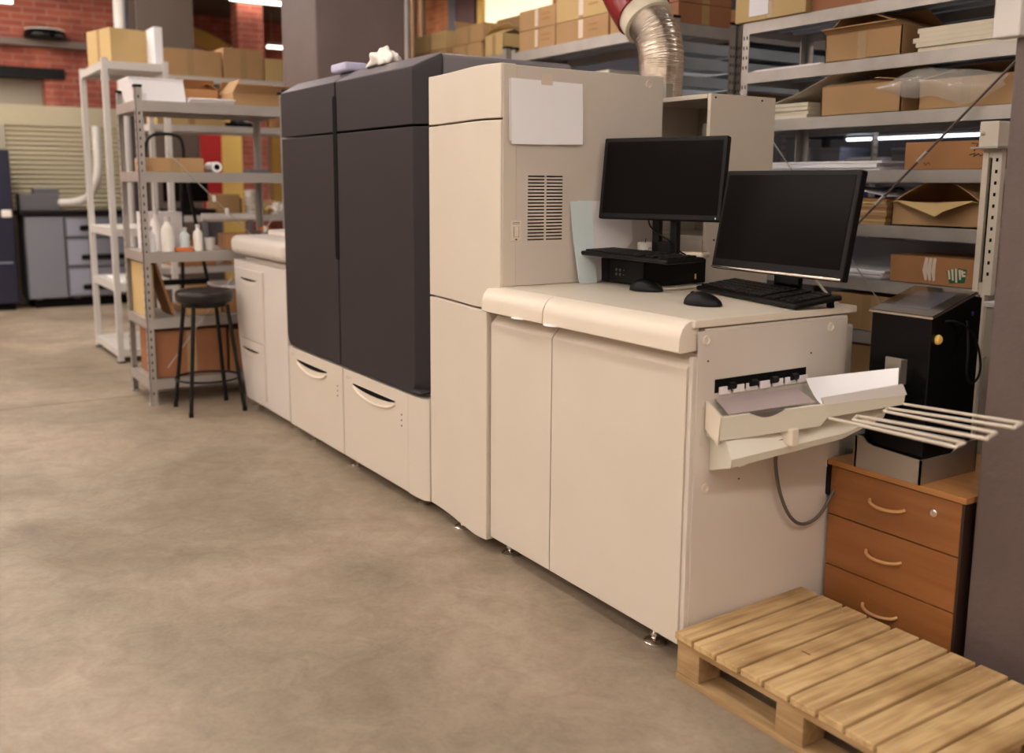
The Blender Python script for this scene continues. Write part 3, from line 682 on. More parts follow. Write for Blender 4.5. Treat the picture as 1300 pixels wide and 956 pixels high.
# ------------------------------------------------------------------ touch terminal on pedestal
t = thing('drawer_pedestal', 'orange-brown wooden three-drawer pedestal under the black terminal', 'drawers', (.26, .8, 0))
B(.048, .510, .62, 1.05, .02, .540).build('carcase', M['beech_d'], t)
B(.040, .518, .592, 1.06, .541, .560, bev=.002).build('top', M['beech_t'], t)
for k, (z0, z1) in enumerate(((.381, .537), (.213, .377), (.03, .209))):
    d = B(.048, .502, .600, .619, z0, z1, bev=.0015).build('drawer', M['beech'], t)
    zc = (z0 + z1) / 2 + .005; hx = .262
    MB().tube(smooth([(hx - .062, .600, zc + .004), (hx - .050, .585, zc - .001), (hx - .02, .572, zc - .004), (hx + .02, .572, zc - .004), (hx + .050, .585, zc - .001), (hx + .062, .600, zc + .004)]), .005, 10).build('handle', M['handle'], d)
MB().lathe((.418, .600, .488), [(.012, 0), (.012, -.004), (.009, -.006), (.003, -.0062)], 20, 'Y').build('lock', M['chrome'], t)
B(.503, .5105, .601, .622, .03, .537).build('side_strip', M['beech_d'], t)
for (x, y) in ((.09, .66), (.44, .66), (.09, 1.0), (.44, 1.0)): MB().cyl((x, y, 0), (x, y, .03), .02, n=12).build('castor', M['black'], t)
q = thing('touch_terminal', 'tall black terminal with a sloping glass top in a silver base on the pedestal', 'terminal', (.26, .73, .56))
m = MB(); m.prism([(.605, .57), (.605, 1.047), (.80, 1.103), (.845, 1.095), (.845, .57)], 'x', .160, .362); o = m.build('body', M['black_gloss'], q)
bv = o.modifiers.new('b', 'BEVEL'); bv.width = .004; bv.segments = 2
sl = (1.103 - 1.047) / (.80 - .605)
def top(x, y, dz): return (x, y, 1.047 + (y - .605) * sl + dz)
MB().loft([[top(.154, .598, .001), top(.368, .598, .001), top(.368, .598, .007), top(.154, .598, .007)], [top(.154, .812, .001), top(.368, .812, .001), top(.368, .812, .007), top(.154, .812, .007)]]).build('silver_frame', M['chrome'], q)
MB().loft([[top(.157, .601, .0065), top(.365, .601, .0065), top(.365, .601, .009), top(.157, .601, .009)], [top(.157, .809, .0065), top(.365, .809, .0065), top(.365, .809, .009), top(.157, .809, .009)]]).build('glass_top', M['glass'], q)
MB().loft([[top(.195, .64, .009), top(.325, .64, .009), top(.325, .64, .0095), top(.195, .64, .0095)], [top(.195, .775, .009), top(.325, .775, .009), top(.325, .775, .0095), top(.195, .775, .0095)]]).build('display', mat('dark_display', (.085, .085, .105), .1, coat=.6), q)
# silver skirt
m = MB(); z0 = .5605
m.prism([(.588, z0), (.588, .66), (.594, .66), (.594, z0)], 'x', .137, .150)
m.prism([(.137, z0), (.137, .662), (.165, .662), (.185, .646), (.205, .640), (.372, .634), (.372, z0)], 'y', .588, .594)
m.prism([(.588, z0), (.588, .634), (.74, .634), (.78, .66), (.865, .66), (.865, z0)], 'x', .366, .372)
m.box(.137, .143, .588, .865, z0, .66); m.box(.137, .372, .859, .865, z0, .66); m.box(.14, .37, .59, .862, z0, z0 + .008)
m.build('base_skirt', M['silver'], q)
m = MB(); m.box(.222, .292, .598, .605, .845, .918, bev=.001); m.box(.286, .2925, .575, .605, .845, .918, bev=.001); m.build('card_reader', M['silver'], q)
MB().lathe((.362, .635, .985), [(.013, 0), (.015, .004), (.012, .010), (.006, .013)], 18, 'X').build('key_knob', M['yellow'], q)
MB().lathe((.362, .80, 1.05), [(.006, 0), (.006, .002)], 12, 'X').build('blue_led', M['blue'], q)
MB().tube(smooth([(.364, .66, 1.035), (.372, .70, 1.033), (.385, .75, 1.01), (.395, .785, .96), (.40, .80, .90), (.40, .79, .862), (.395, .765, .85), (.39, .75, .88), (.385, .755, .94), (.37, .77, 1.0), (.362, .775, 1.03)]), .0035, 8).build('cable_loop', M['black'], q)
B(.13, .150, .70, .72, .562, 1.02).build('side_rail', M['white'], q)
# beige cabinet and small things behind the terminal
q = thing('grey_beige_cabinet', 'low grey-beige cabinet half hidden between the black terminal and the brown pillar', 'cabinet', (.2, 1.5, 0))
B(-.02, .45, 1.5, 1.9, 0, .985, bev=.004).build('body', M['beige'], q); B(-.03, .46, 1.49, 1.91, .985, 1.003, bev=.003).build('top', M['white'], q)
MB().tube([(.0, 1.488, .80), (.0, 1.475, .80), (.0, 1.475, .65), (.0, 1.488, .65)], .005, 8).build('handle', M['steel'], q)

# white box on the pillar corner
q = thing('wall_box', 'white cable box fixed to the pillar corner at the top edge', 'box', (.52, .60, 1.80))
B(.487, .560, .580, .6215, 1.80, 2.22, bev=.006, seg=3).build('cover', M['white'], q)
B(.487, .5255, .6216, .66, 1.81, 2.21).build('back_plate', M['grey_md'], q)

# ------------------------------------------------------------------ pallet
p = thing('pallet', 'small worn wooden pallet on the floor in front of the cream finisher', 'pallet', (.05, -.055, 0))
xe = .058; n = 10; L = .80 + .04
ws = [.070, .080, .078, .074, .078, .078, .074, .078, .080, .078]
x = xe
for k, w in enumerate(ws):
    y0 = -.055 + random.uniform(-.004, .004); y1 = .512 + random.uniform(-.005, .005)
    sk = -.026 + .018 * k / 9
    mm = MB(); zt = .144 + random.uniform(-.0015, .001)
    mm.loft([[(x, y0, .124), (x + w, y0, .124), (x + w, y0, zt), (x, y0, zt)], [(x + sk, y1, .124), (x + w + sk, y1, .124), (x + w + sk, y1, zt), (x + sk, y1, zt)]])
    o = mm.build('plank', M['pallet'], p, smooth=False)
    bv = o.modifiers.new('b', 'BEVEL'); bv.width = .002; bv.segments = 1
    for yy in (y0 + .045, y1 - .045):
        for dx in (.02, w - .02):
            f = (yy - y0) / (y1 - y0)
            MB().lathe((x + dx + sk * f, yy, zt - .0015), [(.0035, 0), (.0035, .0017), (.001, .0018)], 8).build('nail', M['grey_rack'], o)
    x += w + .0095
xr = x - .0095
for (y0, y1) in ((-.05, .04), (.19, .27), (.42, .505)):
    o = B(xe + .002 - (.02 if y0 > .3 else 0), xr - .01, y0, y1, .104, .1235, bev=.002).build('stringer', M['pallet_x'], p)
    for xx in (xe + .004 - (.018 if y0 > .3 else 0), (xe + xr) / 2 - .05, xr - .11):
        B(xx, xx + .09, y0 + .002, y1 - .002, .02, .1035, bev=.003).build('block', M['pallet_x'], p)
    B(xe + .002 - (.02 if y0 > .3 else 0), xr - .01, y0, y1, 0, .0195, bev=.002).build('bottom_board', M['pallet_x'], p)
m = MB(); m.box(.335, .365, .16, .164, .1445, .1452); m.build('nail_mark', mat('rust_stain', (.16, .05, .03), .8), p)

# ------------------------------------------------------------------ cartons
def carton(label, x, y, z, w, d, h, mtl='card', rz=0., flaps=None, tape=True, group=None, name='carton', vtape=True, filled=False):
    """(x,y,z): front left bottom corner for rz=0; w along X, d along Y. flaps: dict side->angle from closed (deg)"""
    t = thing(name, label, 'box', (x + w / 2, y + d / 2, z + .0005), rz, group); q = M[mtl]; th = .005
    m = MB(); X, Y = w / 2, d / 2
    if not flaps:
        m.box(-X, X, -Y, Y, 0, h, bev=.004); b = m.build('body', q, t, local=True)
        MB().box(-X * .99, X * .99, -.0015, .0015, h - .0005, h + .0006).build('lid_seam', M['seam'], t, local=True)
    else:
        m.box(-X, X, -Y, Y, 0, th); m.box(-X, X, -Y, -Y + th, 0, h); m.box(-X, X, Y - th, Y, 0, h); m.box(-X, -X + th, -Y, Y, 0, h); m.box(X - th, X, -Y, Y, 0, h)
        if filled: m.box(-X + th, X - th, -Y + th, Y - th, 0, h * .8)
        b = m.build('body', q, t, local=True)
        for sd, spec in flaps.items():
            a, L = spec if isinstance(spec, tuple) else (spec, .45 * (d if sd in 'fb' else w))
            a = R(a)
            if sd == 'f': pts = [(-X, -Y, h), (X, -Y, h), (X * .98, -Y + L * math.cos(a), h + L * math.sin(a)), (-X * .98, -Y + L * math.cos(a), h + L * math.sin(a))]
            if sd == 'b': pts = [(-X, Y, h), (X, Y, h), (X * .98, Y - L * math.cos(a), h + L * math.sin(a)), (-X * .98, Y - L * math.cos(a), h + L * math.sin(a))]
            if sd == 'l': pts = [(-X, -Y, h), (-X, Y, h), (-X + L * math.cos(a), Y * .98, h + L * math.sin(a)), (-X + L * math.cos(a), -Y * .98, h + L * math.sin(a))]
            if sd == 'r': pts = [(X, -Y, h), (X, Y, h), (X - L * math.cos(a), Y * .98, h + L * math.sin(a)), (X - L * math.cos(a), -Y * .98, h + L * math.sin(a))]
            A = [Vector(k) for k in pts]
            g = []
            for i in range(4):
                u = i / 3; g.append([A[0].lerp(A[3], u) + Vector((0, 0, .006 * math.sin(PI * u))), A[0].lerp(A[1], .5).lerp(A[3].lerp(A[2], .5), u) + Vector((0, 0, .010 * math.sin(PI * u))), A[1].lerp(A[2], u)])
            MB().sheet(g, .004).build('flap', q, t, local=True)
    if tape:
        m = MB(); m.box(-.024, .024, -Y - .0008, -Y, h * .02, h * .99); m.build('tape_strip', M['tape'], t, local=True)
    return t

# ------------------------------------------------------------------ steel racks
def rack(label, x0, x1, y0, y1, ztop, levels, mtl='steel', deck='steel_d', face='y', beam=.055, pw=.05, holes=True, group=None, rx=0., zbase=0., name='shelving_rack', edge=.03, cap=True, posts='abcd', perf=None):
    """boltless rack; face 'y' = long beams along X, seen from -Y; face 'x' = long beams along Y seen from +X"""
    t = thing(name, label, 'shelf', ((x0 + x1) / 2, (y0 + y1) / 2, 0), 0, group, rx)
    ox, oy = (x0 + x1) / 2, (y0 + y1) / 2
    X0, X1, Y0, Y1 = x0 - ox, x1 - ox, y0 - oy, y1 - oy
    for k, (px, py, sx, sy) in zip('abcd', ((X0, Y0, 1, 1), (X1, Y0, -1, 1), (X1, Y1, -1, -1), (X0, Y1, 1, -1))):
        if k not in posts: continue
        m = MB(); a, b = sorted((px, px + sx * pw)); c, d = sorted((py, py + sy * .004)); m.box(a, b, c, d, zbase + .012, ztop)
        a, b = sorted((px, px + sx * .004)); c, d = sorted((py, py + sy * pw)); m.box(a, b, c, d, zbase + .012, ztop)
        if holes:
            m.mi = 1; z = zbase + .07
            while z < ztop - .02:
                for f in ((.5,) if pw < .045 else (.3, .72)):
                    hx = px + sx * pw * f; yy = py - sy * .0006; m.box(hx - .004, hx + .004, min(yy, yy + sy * .001), max(yy, yy + sy * .001), z, z + .018)
                    hy = py + sy * pw * f; xx = px - sx * .0006; m.box(min(xx, xx + sx * .001), max(xx, xx + sx * .001), hy - .004, hy + .004, z, z + .018)
                z += .05
        po = m.build('post', [M[mtl], M['seam']], t, local=True, smooth=False)
        MB().box(px - sx * .006, px + sx * (pw + .004), py - sy * .006, py + sy * (pw + .004), zbase, zbase + .014).build('post_foot', M[mtl], po, local=True)
        if cap: MB().box(px - sx * .004, px + sx * (pw + .002), py - sy * .004, py + sy * (pw + .002), ztop, ztop + .016, bev=.002).build('post_cap', M['black'], po, local=True)
    for z in levels:
        s = MB().box(X0 + .006, X1 - .006, Y0 + .006, Y1 - .006, z - .008, z).build('shelf', M[deck], t, local=True, smooth=False)
        for yy in (Y0 - .001, Y1 - .002):
            m = MB(); m.box(X0 + .004, X1 - .004, yy, yy + .004, z - beam, z + .002); m.box(X0 + .004, X1 - .004, yy, yy + .014 if yy < 0 else yy - .010, z - beam, z - beam + .003); m.build('beam', M[mtl], s, local=True, smooth=False)
        for xx in (X0 - .001, X1 - .002):
            m = MB(); m.box(xx, xx + .004, Y0 + .004, Y1 - .004, z - beam, z + .002); m.build('beam', M[mtl], s, local=True, smooth=False)
        # stiffening ribs pressed into the underside
        m = MB()
        if face == 'y':
            for k in range(1, 4): yy = Y0 + (Y1 - Y0) * k / 4; m.box(X0 + .02, X1 - .02, yy - .012, yy + .012, z - .024, z - .008)
        else:
            for k in range(1, 4): xx = X0 + (X1 - X0) * k / 4; m.box(xx - .012, xx + .012, Y0 + .02, Y1 - .02, z - .024, z - .008)
        m.build('rib', M[deck], s, local=True, smooth=False)
    return t

# right bay
RX0, RX1, RY = -1.79, -.22, 2.0
LV = [.235, .485, .735, .985, 1.24, 1.49, 1.75, 2.00, 2.252]
rack('steel shelving bay full of open cartons beside the brown pillar', RX0, RX1, RY, RY + .5, 2.25, LV, cap=False)
# middle bay (wide, high) and the one beyond it
rack('high steel shelving bay of taped cartons behind the tall cream machine', -4.04, -2.33, 2.0, 2.5, 2.36, [.5, 1.0, 1.5, 1.93, 2.335], beam=.065)
rack('steel shelving bay of loose cartons behind the charcoal press', -5.80, -4.10, 2.0, 2.5, 2.38, [.5, 1.0, 1.5, 1.93, 2.345], beam=.06)
# deep rack standing crosswise behind, its beams stacked close
rk = rack('deep steel rack of close-set beams standing crosswise behind the shelving bays', -2.95, -2.30, 2.52, 3.85, 2.36, [2.335], face='x', beam=.065)
for z in (2.235, 2.145, 2.045, 1.93, 1.83):
    B(-2.95, -2.296, 2.525, 3.845, z - .062, z, bev=.004).build('shelf', M['steel_d'], rk)
B(-2.33, -2.325, 2.02, 2.50, 2.26, 2.335).build('trim_beam', M['steel_d'], rk) if False else None
# spare deck panels stacked on the middle bay end, at the level of the crosswise rack
for k, z in enumerate((2.235, 2.145, 2.045)):
    tag(B(-2.46, -2.322, 2.06, 2.44, z - .062, z, bev=.004).build('steel_deck', M['steel_d']), 'folded galvanised deck in the stack under the top shelf of the high bay, %s one' % ('topmost', 'middle', 'lowest')[k], 'shelf panel', 'spare decks under the high bay top')
# X brace in front of the right bay
b = thing('cross_brace', 'thin cable cross brace with turnbuckles across the front of the steel shelving', 'brace', (-1.08, 1.96, 1.1))
def brace_rod(a, c, mtl, r): return MB().tube([Vector(a), Vector(a).lerp(Vector(c), .5), Vector(c)], r, 8).build('rod', mtl, b)
brace_rod((-.262, 1.965, 1.917), (-1.10, 1.965, 1.115), M['pillar'], .0055)
brace_rod((-1.10, 1.965, 1.115), (-1.77, 1.965, .475), M['grey_rack'], .003)
brace_rod((-1.77, 1.98, 1.905), (-.82, 1.98, .88), M['steel'], .003)
brace_rod((-.82, 1.98, .88), (-.24, 1.98, .012), M['steel'], .003)
for f in (.46, .70, .93):
    a = Vector((-.262, 1.963, 1.917)).lerp(Vector((-1.10, 1.963, 1.115)), f); d = Vector((-1, 0, -.957)).normalized() * .03
    MB().cyl(a - d, a + d, .009, n=8).build('turnbuckle', M['steel'], b)
# white perforated upright
u = thing('perforated_upright', 'white slotted upright with a bracket box in front of the steel shelving by the pillar', 'post', (-.33, 1.93, 0))
m = MB(); m.box(-.376, -.352, 1.895, 1.93, 0, 1.575); m.box(-.338, -.298, 1.90, 1.93, .98, 1.575, bev=.002); m.box(-.3519, -.338, 1.90, 1.93, .98, 1.03); m.box(-.3519, -.338, 1.90, 1.93, 1.535, 1.575)
m.box(-.345, -.325, 1.905, 1.93, 0, .98); m.build('profile', M['cream_hi'], u)
B(-.3518, -.3382, 1.915, 1.93, 1.03, 1.535).build('slot', M['seam'], u)
B(-.3518, -.3455, 1.912, 1.93, .1, .98).build('slot', M['seam'], u)
m = MB()
for k in range(11): z = 1.06 + k * .046; m.box(-.322, -.312, 1.899, 1.903, z, z + .014)
m.build('perforations', M['seam'], u)
B(-.372, -.290, 1.85, 1.93, 1.578, 1.678, bev=.004).build('bracket_box', M['cream_hi'], u)
B(-.40, -.285, 1.84, 1.95, 1.572, 1.578).build('bracket_plate', M['steel'], u)
for (x, z) in ((-.355, 1.63), (-.36, 1.553), (-.36, 1.005)): MB().lathe((x, 1.90 if z < 1.6 else 1.85, z), [(.009, 0), (.009, -.003), (.004, -.004)], 14, 'Y').build('bolt', M['silver'], u)
u.location.x += .052

# --- contents of the right bay
F0 = 2.012
carton('yellowish taped carton with a white label on the top shelf above the rear cabinet', -1.83, F0 - .03, 2.256, .47, .35, .30, 'card_y')
tag(B(-1.73, -1.60, F0 - .0325, F0 - .0305, 2.28, 2.42).build('shipping_label', M['paper_w']), 'white label pasted on the yellowish carton on the top shelf', 'label')
carton('low red-brown carton at the top edge beside the yellowish carton', -1.345, F0, 2.256, .62, .36, .20, 'card_r')
carton('open carton with raised flaps on the shelf below the red-brown carton', -1.250, F0, 2.003, .42, .36, .13, 'card', flaps={'f': (158, .05), 'b': (25, .20), 'l': (36, .21), 'r': (22, .20)})
def paper_stack(label, x0, x1, y0, y1, z, n, th, mtl, group=None, jitter=.012, name='paper_stack'):
    t = thing(name, label, 'paper', ((x0 + x1) / 2, (y0 + y1) / 2, z), 0, group)
    for k in range(n):
        a = random.uniform(-jitter, jitter); b = random.uniform(-jitter, jitter)
        B(x0 + a, x1 + a, y0 + b, y1 + b, z + .0006 + k * th, z + (k + 1) * th, bev=min(.0015, th * .2), seg=1).build('sheaf', M[mtl], t)
    return t
paper_stack('stack of cream sheets at the pillar end of the shelf with the open flapped carton', -.76, -.26, F0 + .02, F0 + .42, 2.002, 5, .021, 'paper_c', jitter=.02)
paper_stack('thin white sheets on the empty end of the second shelf from the top', -1.73, -1.29, F0 + .01, F0 + .40, 2.002, 2, .006, 'paper')
paper_stack('tall stack of pale sheets beside the rear cabinet on the shelf with the film-wrapped carton', -1.64, -1.35, F0 + .01, F0 + .40, 1.752, 4, .019, 'paper_c', jitter=.008)
tag(MB().sheet([[(-1.55, F0 - .0, 1.835), (-1.55, F0 + .3, 1.835)], [(-1.40, F0, 1.875), (-1.40, F0 + .3, 1.88)], [(-1.20, F0 - .01, 1.945), (-1.20, F0 + .3, 1.945)], [(-1.13, F0 - .01, 1.955), (-1.13, F0 + .3, 1.955)]], .002).build('curled_board', M['paper_c']), 'large pale sheet bent up against the open carton beside the film', 'paper')
carton('open brown carton beside the film-wrapped carton', -1.262, F0 + .005, 1.752, .445, .36, .135, 'card', flaps={'b': (28, .2), 'f': (12, .10), 'r': (10, .15)}, tape=False)
cc = carton('brown carton under a crinkled clear film sheet at the pillar end of the shelf', -.735, F0 + .02, 1.752, .45, .36, .13, 'card', flaps={'b': (20, .2), 'l': (8, .2)}, tape=True)
gr = []
for i in range(11):
    u = i / 10; x = -.93 + .62 * u; hh = 1.885 + .055 * math.sin(PI * min(1, u * 1.1)) ** 1.5 + .006 * math.sin(9 * u)
    dr = [0, .04, .09, .115, .11, .12, .13, .14, .12, .08, .03][i] * .85 + .01
    row = []
    for j in range(8):
        v = j / 7
        if v < .45: row.append((x + .01 * math.sin(7 * v + 3 * u), F0 + .22 - .23 * v / .45, hh - .015 * v + .006 * math.sin(13 * u + 9 * v)))
        else:
            w = (v - .45) / .55; row.append((x + .02 * w * math.sin(6 * u), F0 - .012 - .02 * math.sin(PI * w) - .006 * math.sin(17 * u + 5 * w), hh - .02 - dr * w))
    gr.append(row)
tag(MB().sheet(gr, .0012).build('plastic_film', M['film'], ang=80), 'crinkled clear plastic film draped over the cartons', 'plastic film')
# shelf 1.49
c = carton('flat orange-brown carton with black handwriting on its front beside the white upright', -.775, F0 + .005, 1.493, .43, .34, .12, 'card_o', tape=False)
def scrib(parent, pts, yy, r=.0022): MB().tube([(p[0], yy, p[1]) for p in pts], r, 6).build('handwriting', M['ink'], parent, local=True)
yf = -.17 - .001
scrib(c, [(.105, .108), (.135, .105), (.118, .075)], yf); scrib(c, [(.145, .086), (.158, .088)], yf); scrib(c, [(.165, .072), (.170, .100)], yf)
scrib(c, [(.178, .075), (.176, .098), (.190, .098), (.190, .075), (.178, .075)], yf); scrib(c, [(.198, .076), (.197, .099), (.209, .099), (.209, .076), (.198, .076)], yf)
scrib(c, [(.10, .060), (.125, .066), (.118, .052), (.14, .064), (.15, .054), (.165, .065), (.18, .055), (.205, .062)], yf)
scrib(c, [(-.115, .03), (-.105, .018), (-.095, .032), (-.085, .022)], yf, .0014)
paper_stack('wide loose white sheets on the shelf just above the monitor with a silver strip', -1.60, -.90, F0 - .005, F0 + .42, 1.492, 4, .011, 'paper_w', jitter=.02)
# shelf 1.24
c = carton('battered open brown carton with a large folded flap on the middle shelf', -.832, F0 + .02, 1.243, .44, .36, .105, 'card', tape=False, flaps={'b': (28, .2), 'r': (30, .2), 'l': (28, .2)})
MB().sheet([[(-.215, -.18, .105), (0, -.185, .105), (.215, -.18, .105)], [(-.16, -.235, .112), (.03, -.24, .10), (.20, -.225, .115)], [(-.02, -.275, .075), (.07, -.29, .048), (.10, -.275, .070)]], .004).build('flap', M['card_y'], c, local=True)
t = thing('flattened_carton_stack', 'stack of flattened brown cardboard beside the battered open carton', 'cardboard', (-.93, 2.2, 1.24))
for k in range(9): B(-1.35 + random.uniform(-.02, .02), -.85 + random.uniform(-.006, .004), F0, F0 + .4, 1.2425 + k * .0135, 1.2545 + k * .0135).build('cardboard_sheet', M[('card', 'card_y', 'card_o')[k % 3]], t, smooth=False)
tag(MB().sheet([[(-1.25, F0 + .02, 1.42), (-1.25, F0 + .3, 1.42)], [(-1.0, F0, 1.40), (-1.0, F0 + .3, 1.405)], [(-.845, F0 + .0, 1.372), (-.845, F0 + .3, 1.375)]], .002).build('white_card', M['paper_w']), 'white sheet drooping over the flattened cardboard on the middle shelf', 'paper')
# shelf .985
c = carton('orange-brown carton printed with a green and white emblem, behind the black terminal', -.812, F0 + .005, .988, .43, .34, .122, 'card_o', tape=False)
MB().prism([(.072, .065), (.090, .012), (.160, .020), (.168, .078), (.13, .082)], 'y', yf, -.170).build('emblem', M['green'], c, local=True)
m = MB()
for k, (x, z0, z1) in enumerate(((.078, .030, .068), (.094, .026, .074), (.111, .018, .078), (.128, .032, .075), (.139, .045, .073))):
    m.prism([(x, z1), (x + .008, z0), (x + .016, z0 + .002), (x + .010, z1 + .002)], 'y', yf - .001, yf)
m.box(.150, .162, yf - .001, yf, .062, .070); m.box(.152, .163, yf - .001, yf, .046, .055)
m.build('emblem_bars', M['cream_ink'], c, local=True)
for k in range(3): MB().sheet([[(-.035 + k * .02, -.1715, .118), (-.020 + k * .02, -.1715, .118)], [(-.045 + k * .022, -.1725, .06), (-.022 + k * .02, -.1725, .06)], [(-.03 + k * .02, -.1715, .015), (-.02 + k * .02, -.1715, .02)]], .0008).build('tape_strip', M['plain_tape'], c, local=True)
paper_stack('white sheets beside the carton with the green emblem', -1.50, -.84, F0 - .0, F0 + .42, .987, 5, .008, 'paper_w', jitter=.015)
tag(B(-1.3, -.3, F0 + .30, F0 + .315, .99, 1.16, bev=.003).build('grey_board', mat('grey_board', (.30, .29, .31), .6)), 'grey board standing behind the carton with the green emblem', 'board')
# lower shelf
carton('plain brown carton low behind the finisher and the black terminal', -1.14, F0 + .01, .738, .42, .34, .17, 'card', tape=True)
carton('plain brown carton low behind the black terminal', -.66, F0 + .01, .738, .40, .34, .16, 'card_o', tape=True)
carton('brown carton on the third shelf from the floor behind the black terminal', -1.0, F0 + .01, .488, .45, .34, .18, 'card', tape=True)

# --- contents of the middle bay top
gx = [(-4.02, .50, .24, 'card'), (-3.50, .44, .26, 'card'), (-3.04, .36, .26, 'card')]
nm = ['leftmost', 'middle', 'rightmost']
specs = [
 (-3.96, 2.338, .44, .135, 'card', 'lower taped brown carton at the pillar end of the high shelf'),
 (-3.96, 2.475, .44, .135, 'card', 'upper taped brown carton at the pillar end of the high shelf'),
 (-3.51, 2.338, .56, .135, 'card', 'lower wide brown carton with a torn tape strip in the middle of the high shelf'),
 (-3.51, 2.475, .56, .20, 'card_y', 'upper paler carton stacked in the middle of the high shelf'),
 (-2.93, 2.338, .50, .135, 'card', 'brown carton behind the red hose on the high shelf'),
]
for (x, z, w, h, q, lb) in specs:
    c = carton(lb, x, 2.015, z, w, .36, h, q)
    m = MB(); hy = -.18 - .0008
    m.box(-w * .05, w * .04, hy - .0006, hy, h * .1, h * .95, bev=.0002, seg=1); m.build('torn_tape', M['plain_tape'], c, local=True)
    # faint reddish print
    for k in range(2):
        m = MB()
        for j in range(5): m.box(w * .14 + j * .020, w * .14 + j * .020 + .013, hy - .0004, hy, h * (.35 + .25 * k), h * (.35 + .25 * k) + .012)
        m.build('print', M['card_o'], c, local=True)
# red-brown cartons on the crosswise rack
for k, (y, z, h, lb) in enumerate(((2.54, 2.3355, .13, 'lower red-brown carton on the crosswise rack beside the silver duct'), (2.54, 2.466, .15, 'upper red-brown carton on the crosswise rack beside the silver duct'), (3.06, 2.3355, .14, 'red-brown carton further back on the crosswise rack'))):
    pass
carton('lower red-brown carton on the high shelf end beside the silver duct', -2.415, 2.02, 2.338, .10, .46, .115, 'card_r', tape=False) if False else None
def carton_x(label, x1, y0, w, d, z, h, q):  # front faces +X
    c = carton(label, x1 - d, y0, z, d, w, h, q, tape=False)
    m = MB(); m.box(d / 2, d / 2 + .0008, -.03, .03, h * .02, h * .98); m.build('tape_strip', M['tape'], c, local=True); return c
carton_x('low red-brown carton at the end of the high shelf, right beside the silver duct', -2.335, 2.04, .42, .09, 2.338, .115, 'card_r')
carton_x('upper red-brown carton over the low one beside the silver duct', -2.335, 2.04, .42, .09, 2.4545, .14, 'card_r')
carton_x('long red-brown carton on the crosswise rack behind the yellowish carton', -2.31, 2.56, .60, .4, 2.338, .13, 'card_r')
carton_x('orange-brown carton inside the crosswise rack seen past the steel post', -2.40, 2.60, .8, .4, 1.935, .02 + .03, 'card_o')
# things on the second shelf, seen under the top shelf
carton('orange-brown carton under the top shelf of the high bay', -3.72, 2.03, 1.933, .34, .36, .20, 'card_o')
paper_stack('pale sheets piled under the top shelf of the high bay beside the duct', -3.30, -2.95, 2.03, 2.45, 1.932, 9, .022, 'paper_c', jitter=.01)

# --- contents of the bay behind the press
carton('big open carton with a wide pale flap raised, behind smaller cartons over the press', -5.13, 2.20, 2.348, .86, .28, .22, 'card', flaps={'b': (112, .20), 'l': (120, .19), 'r': (8, .1)}, tape=False)
carton('upper pale carton in the pair beside the large brown pillar', -5.58, 2.02, 2.488, .55, .17, .135, 'card_y')
carton('lower tan carton in the pair beside the large brown pillar', -5.60, 2.02, 2.348, .57, .17, .139, 'card')
carton('lower tan carton in front of the big open carton', -4.93, 2.02, 2.348, .44, .17, .128, 'card')
carton('upper tan carton with a bit of white tape in front of the big open carton', -4.88, 2.02, 2.477, .42, .17, .135, 'card')
carton('yellowish carton with slanting flaps beside the two steel posts', -4.42, 2.01, 2.348, .26, .17, .15, 'card_y', flaps={'f': (20, .1), 'b': (30, .15), 'l': (25, .12)})

# pipes near the middle pillar
for k, (x, r, q, lb) in enumerate(((-6.49, .03, 'white', 'white vertical pipe beside the large brown pillar'), (-6.37, .03, 'copper', 'tan vertical pipe beside the large brown pillar, behind the cartons'), (-6.20, .03, 'copper', 'brown vertical pipe nearer the cartons beside the large brown pillar'))):
    tag(MB().cyl((x, 2.42, 0), (x, 2.42, 4.34), r, n=16).build('vertical_pipe', M[q]), lb, 'pipe')

# --- things seen through the right bay: a storage rack further back
rack('blue-grey storage rack in the dim aisle seen through the steel shelving', -3.2, -.2, 3.9, 4.4, 2.1, [.4, .85, 1.25, 1.47, 1.83], mtl='grey_md', deck='grey_md', cap=False)
seen = [(-3.02, .34, .22, 'grey_l', 'pale blue-grey storage box', 1.474), (-2.62, .30, .14, 'paper', 'white storage box', 1.474), (-2.25, .34, .20, 'grey_md', 'dark grey storage box', 1.474), (-1.86, .32, .18, 'navy', 'navy storage box', 1.474), (-1.45, .36, .15, 'grey_l', 'low pale blue storage box', 1.474), (-1.02, .30, .22, 'navy', 'black-blue storage box', 1.474),
        (-2.9, .5, .16, 'blue', 'long blue storage box', 1.253), (-2.2, .5, .14, 'grey_l', 'long pale grey storage box', 1.253), (-1.5, .5, .16, 'blue', 'second blue storage box', 1.253), (-.9, .5, .15, 'grey_m', 'mid grey storage box', 1.253),
        (-2.9, .6, .25, 'grey_m', 'wide grey storage crate', .853), (-2.1, .6, .25, 'grey_l', 'wide pale storage crate', .853), (-1.3, .6, .28, 'grey_m', 'wide blue-grey storage crate', .853)]
where = {1.474: 'on the upper shelf of the dim rear rack', 1.253: 'on the middle shelf of the dim rear rack', .853: 'on the low shelf of the dim rear rack'}
for k, (x, w, h, q, lb, z) in enumerate(seen):
    t = thing('storage_box', lb + ' ' + where[z], 'box', (x + w / 2, 4.08, z))
    B(x, x + w, 3.93, 4.3, z, z + h * .85, bev=.008).build('bin', M[q], t); B(x - .005, x + w + .005, 3.925, 4.305, z + h * .85, z + h, bev=.005).build('lid', M[q], t)
for k, (x, w) in enumerate(((-2.95, .42), (-2.4, .30))): tag(B(x, x + w, 3.88, 3.896, 1.79, 1.815).build('shelf_label', M['yellow']), ('longer' if k == 0 else 'shorter') + ' yellow label strip on the top beam of the dim rear rack', 'label')

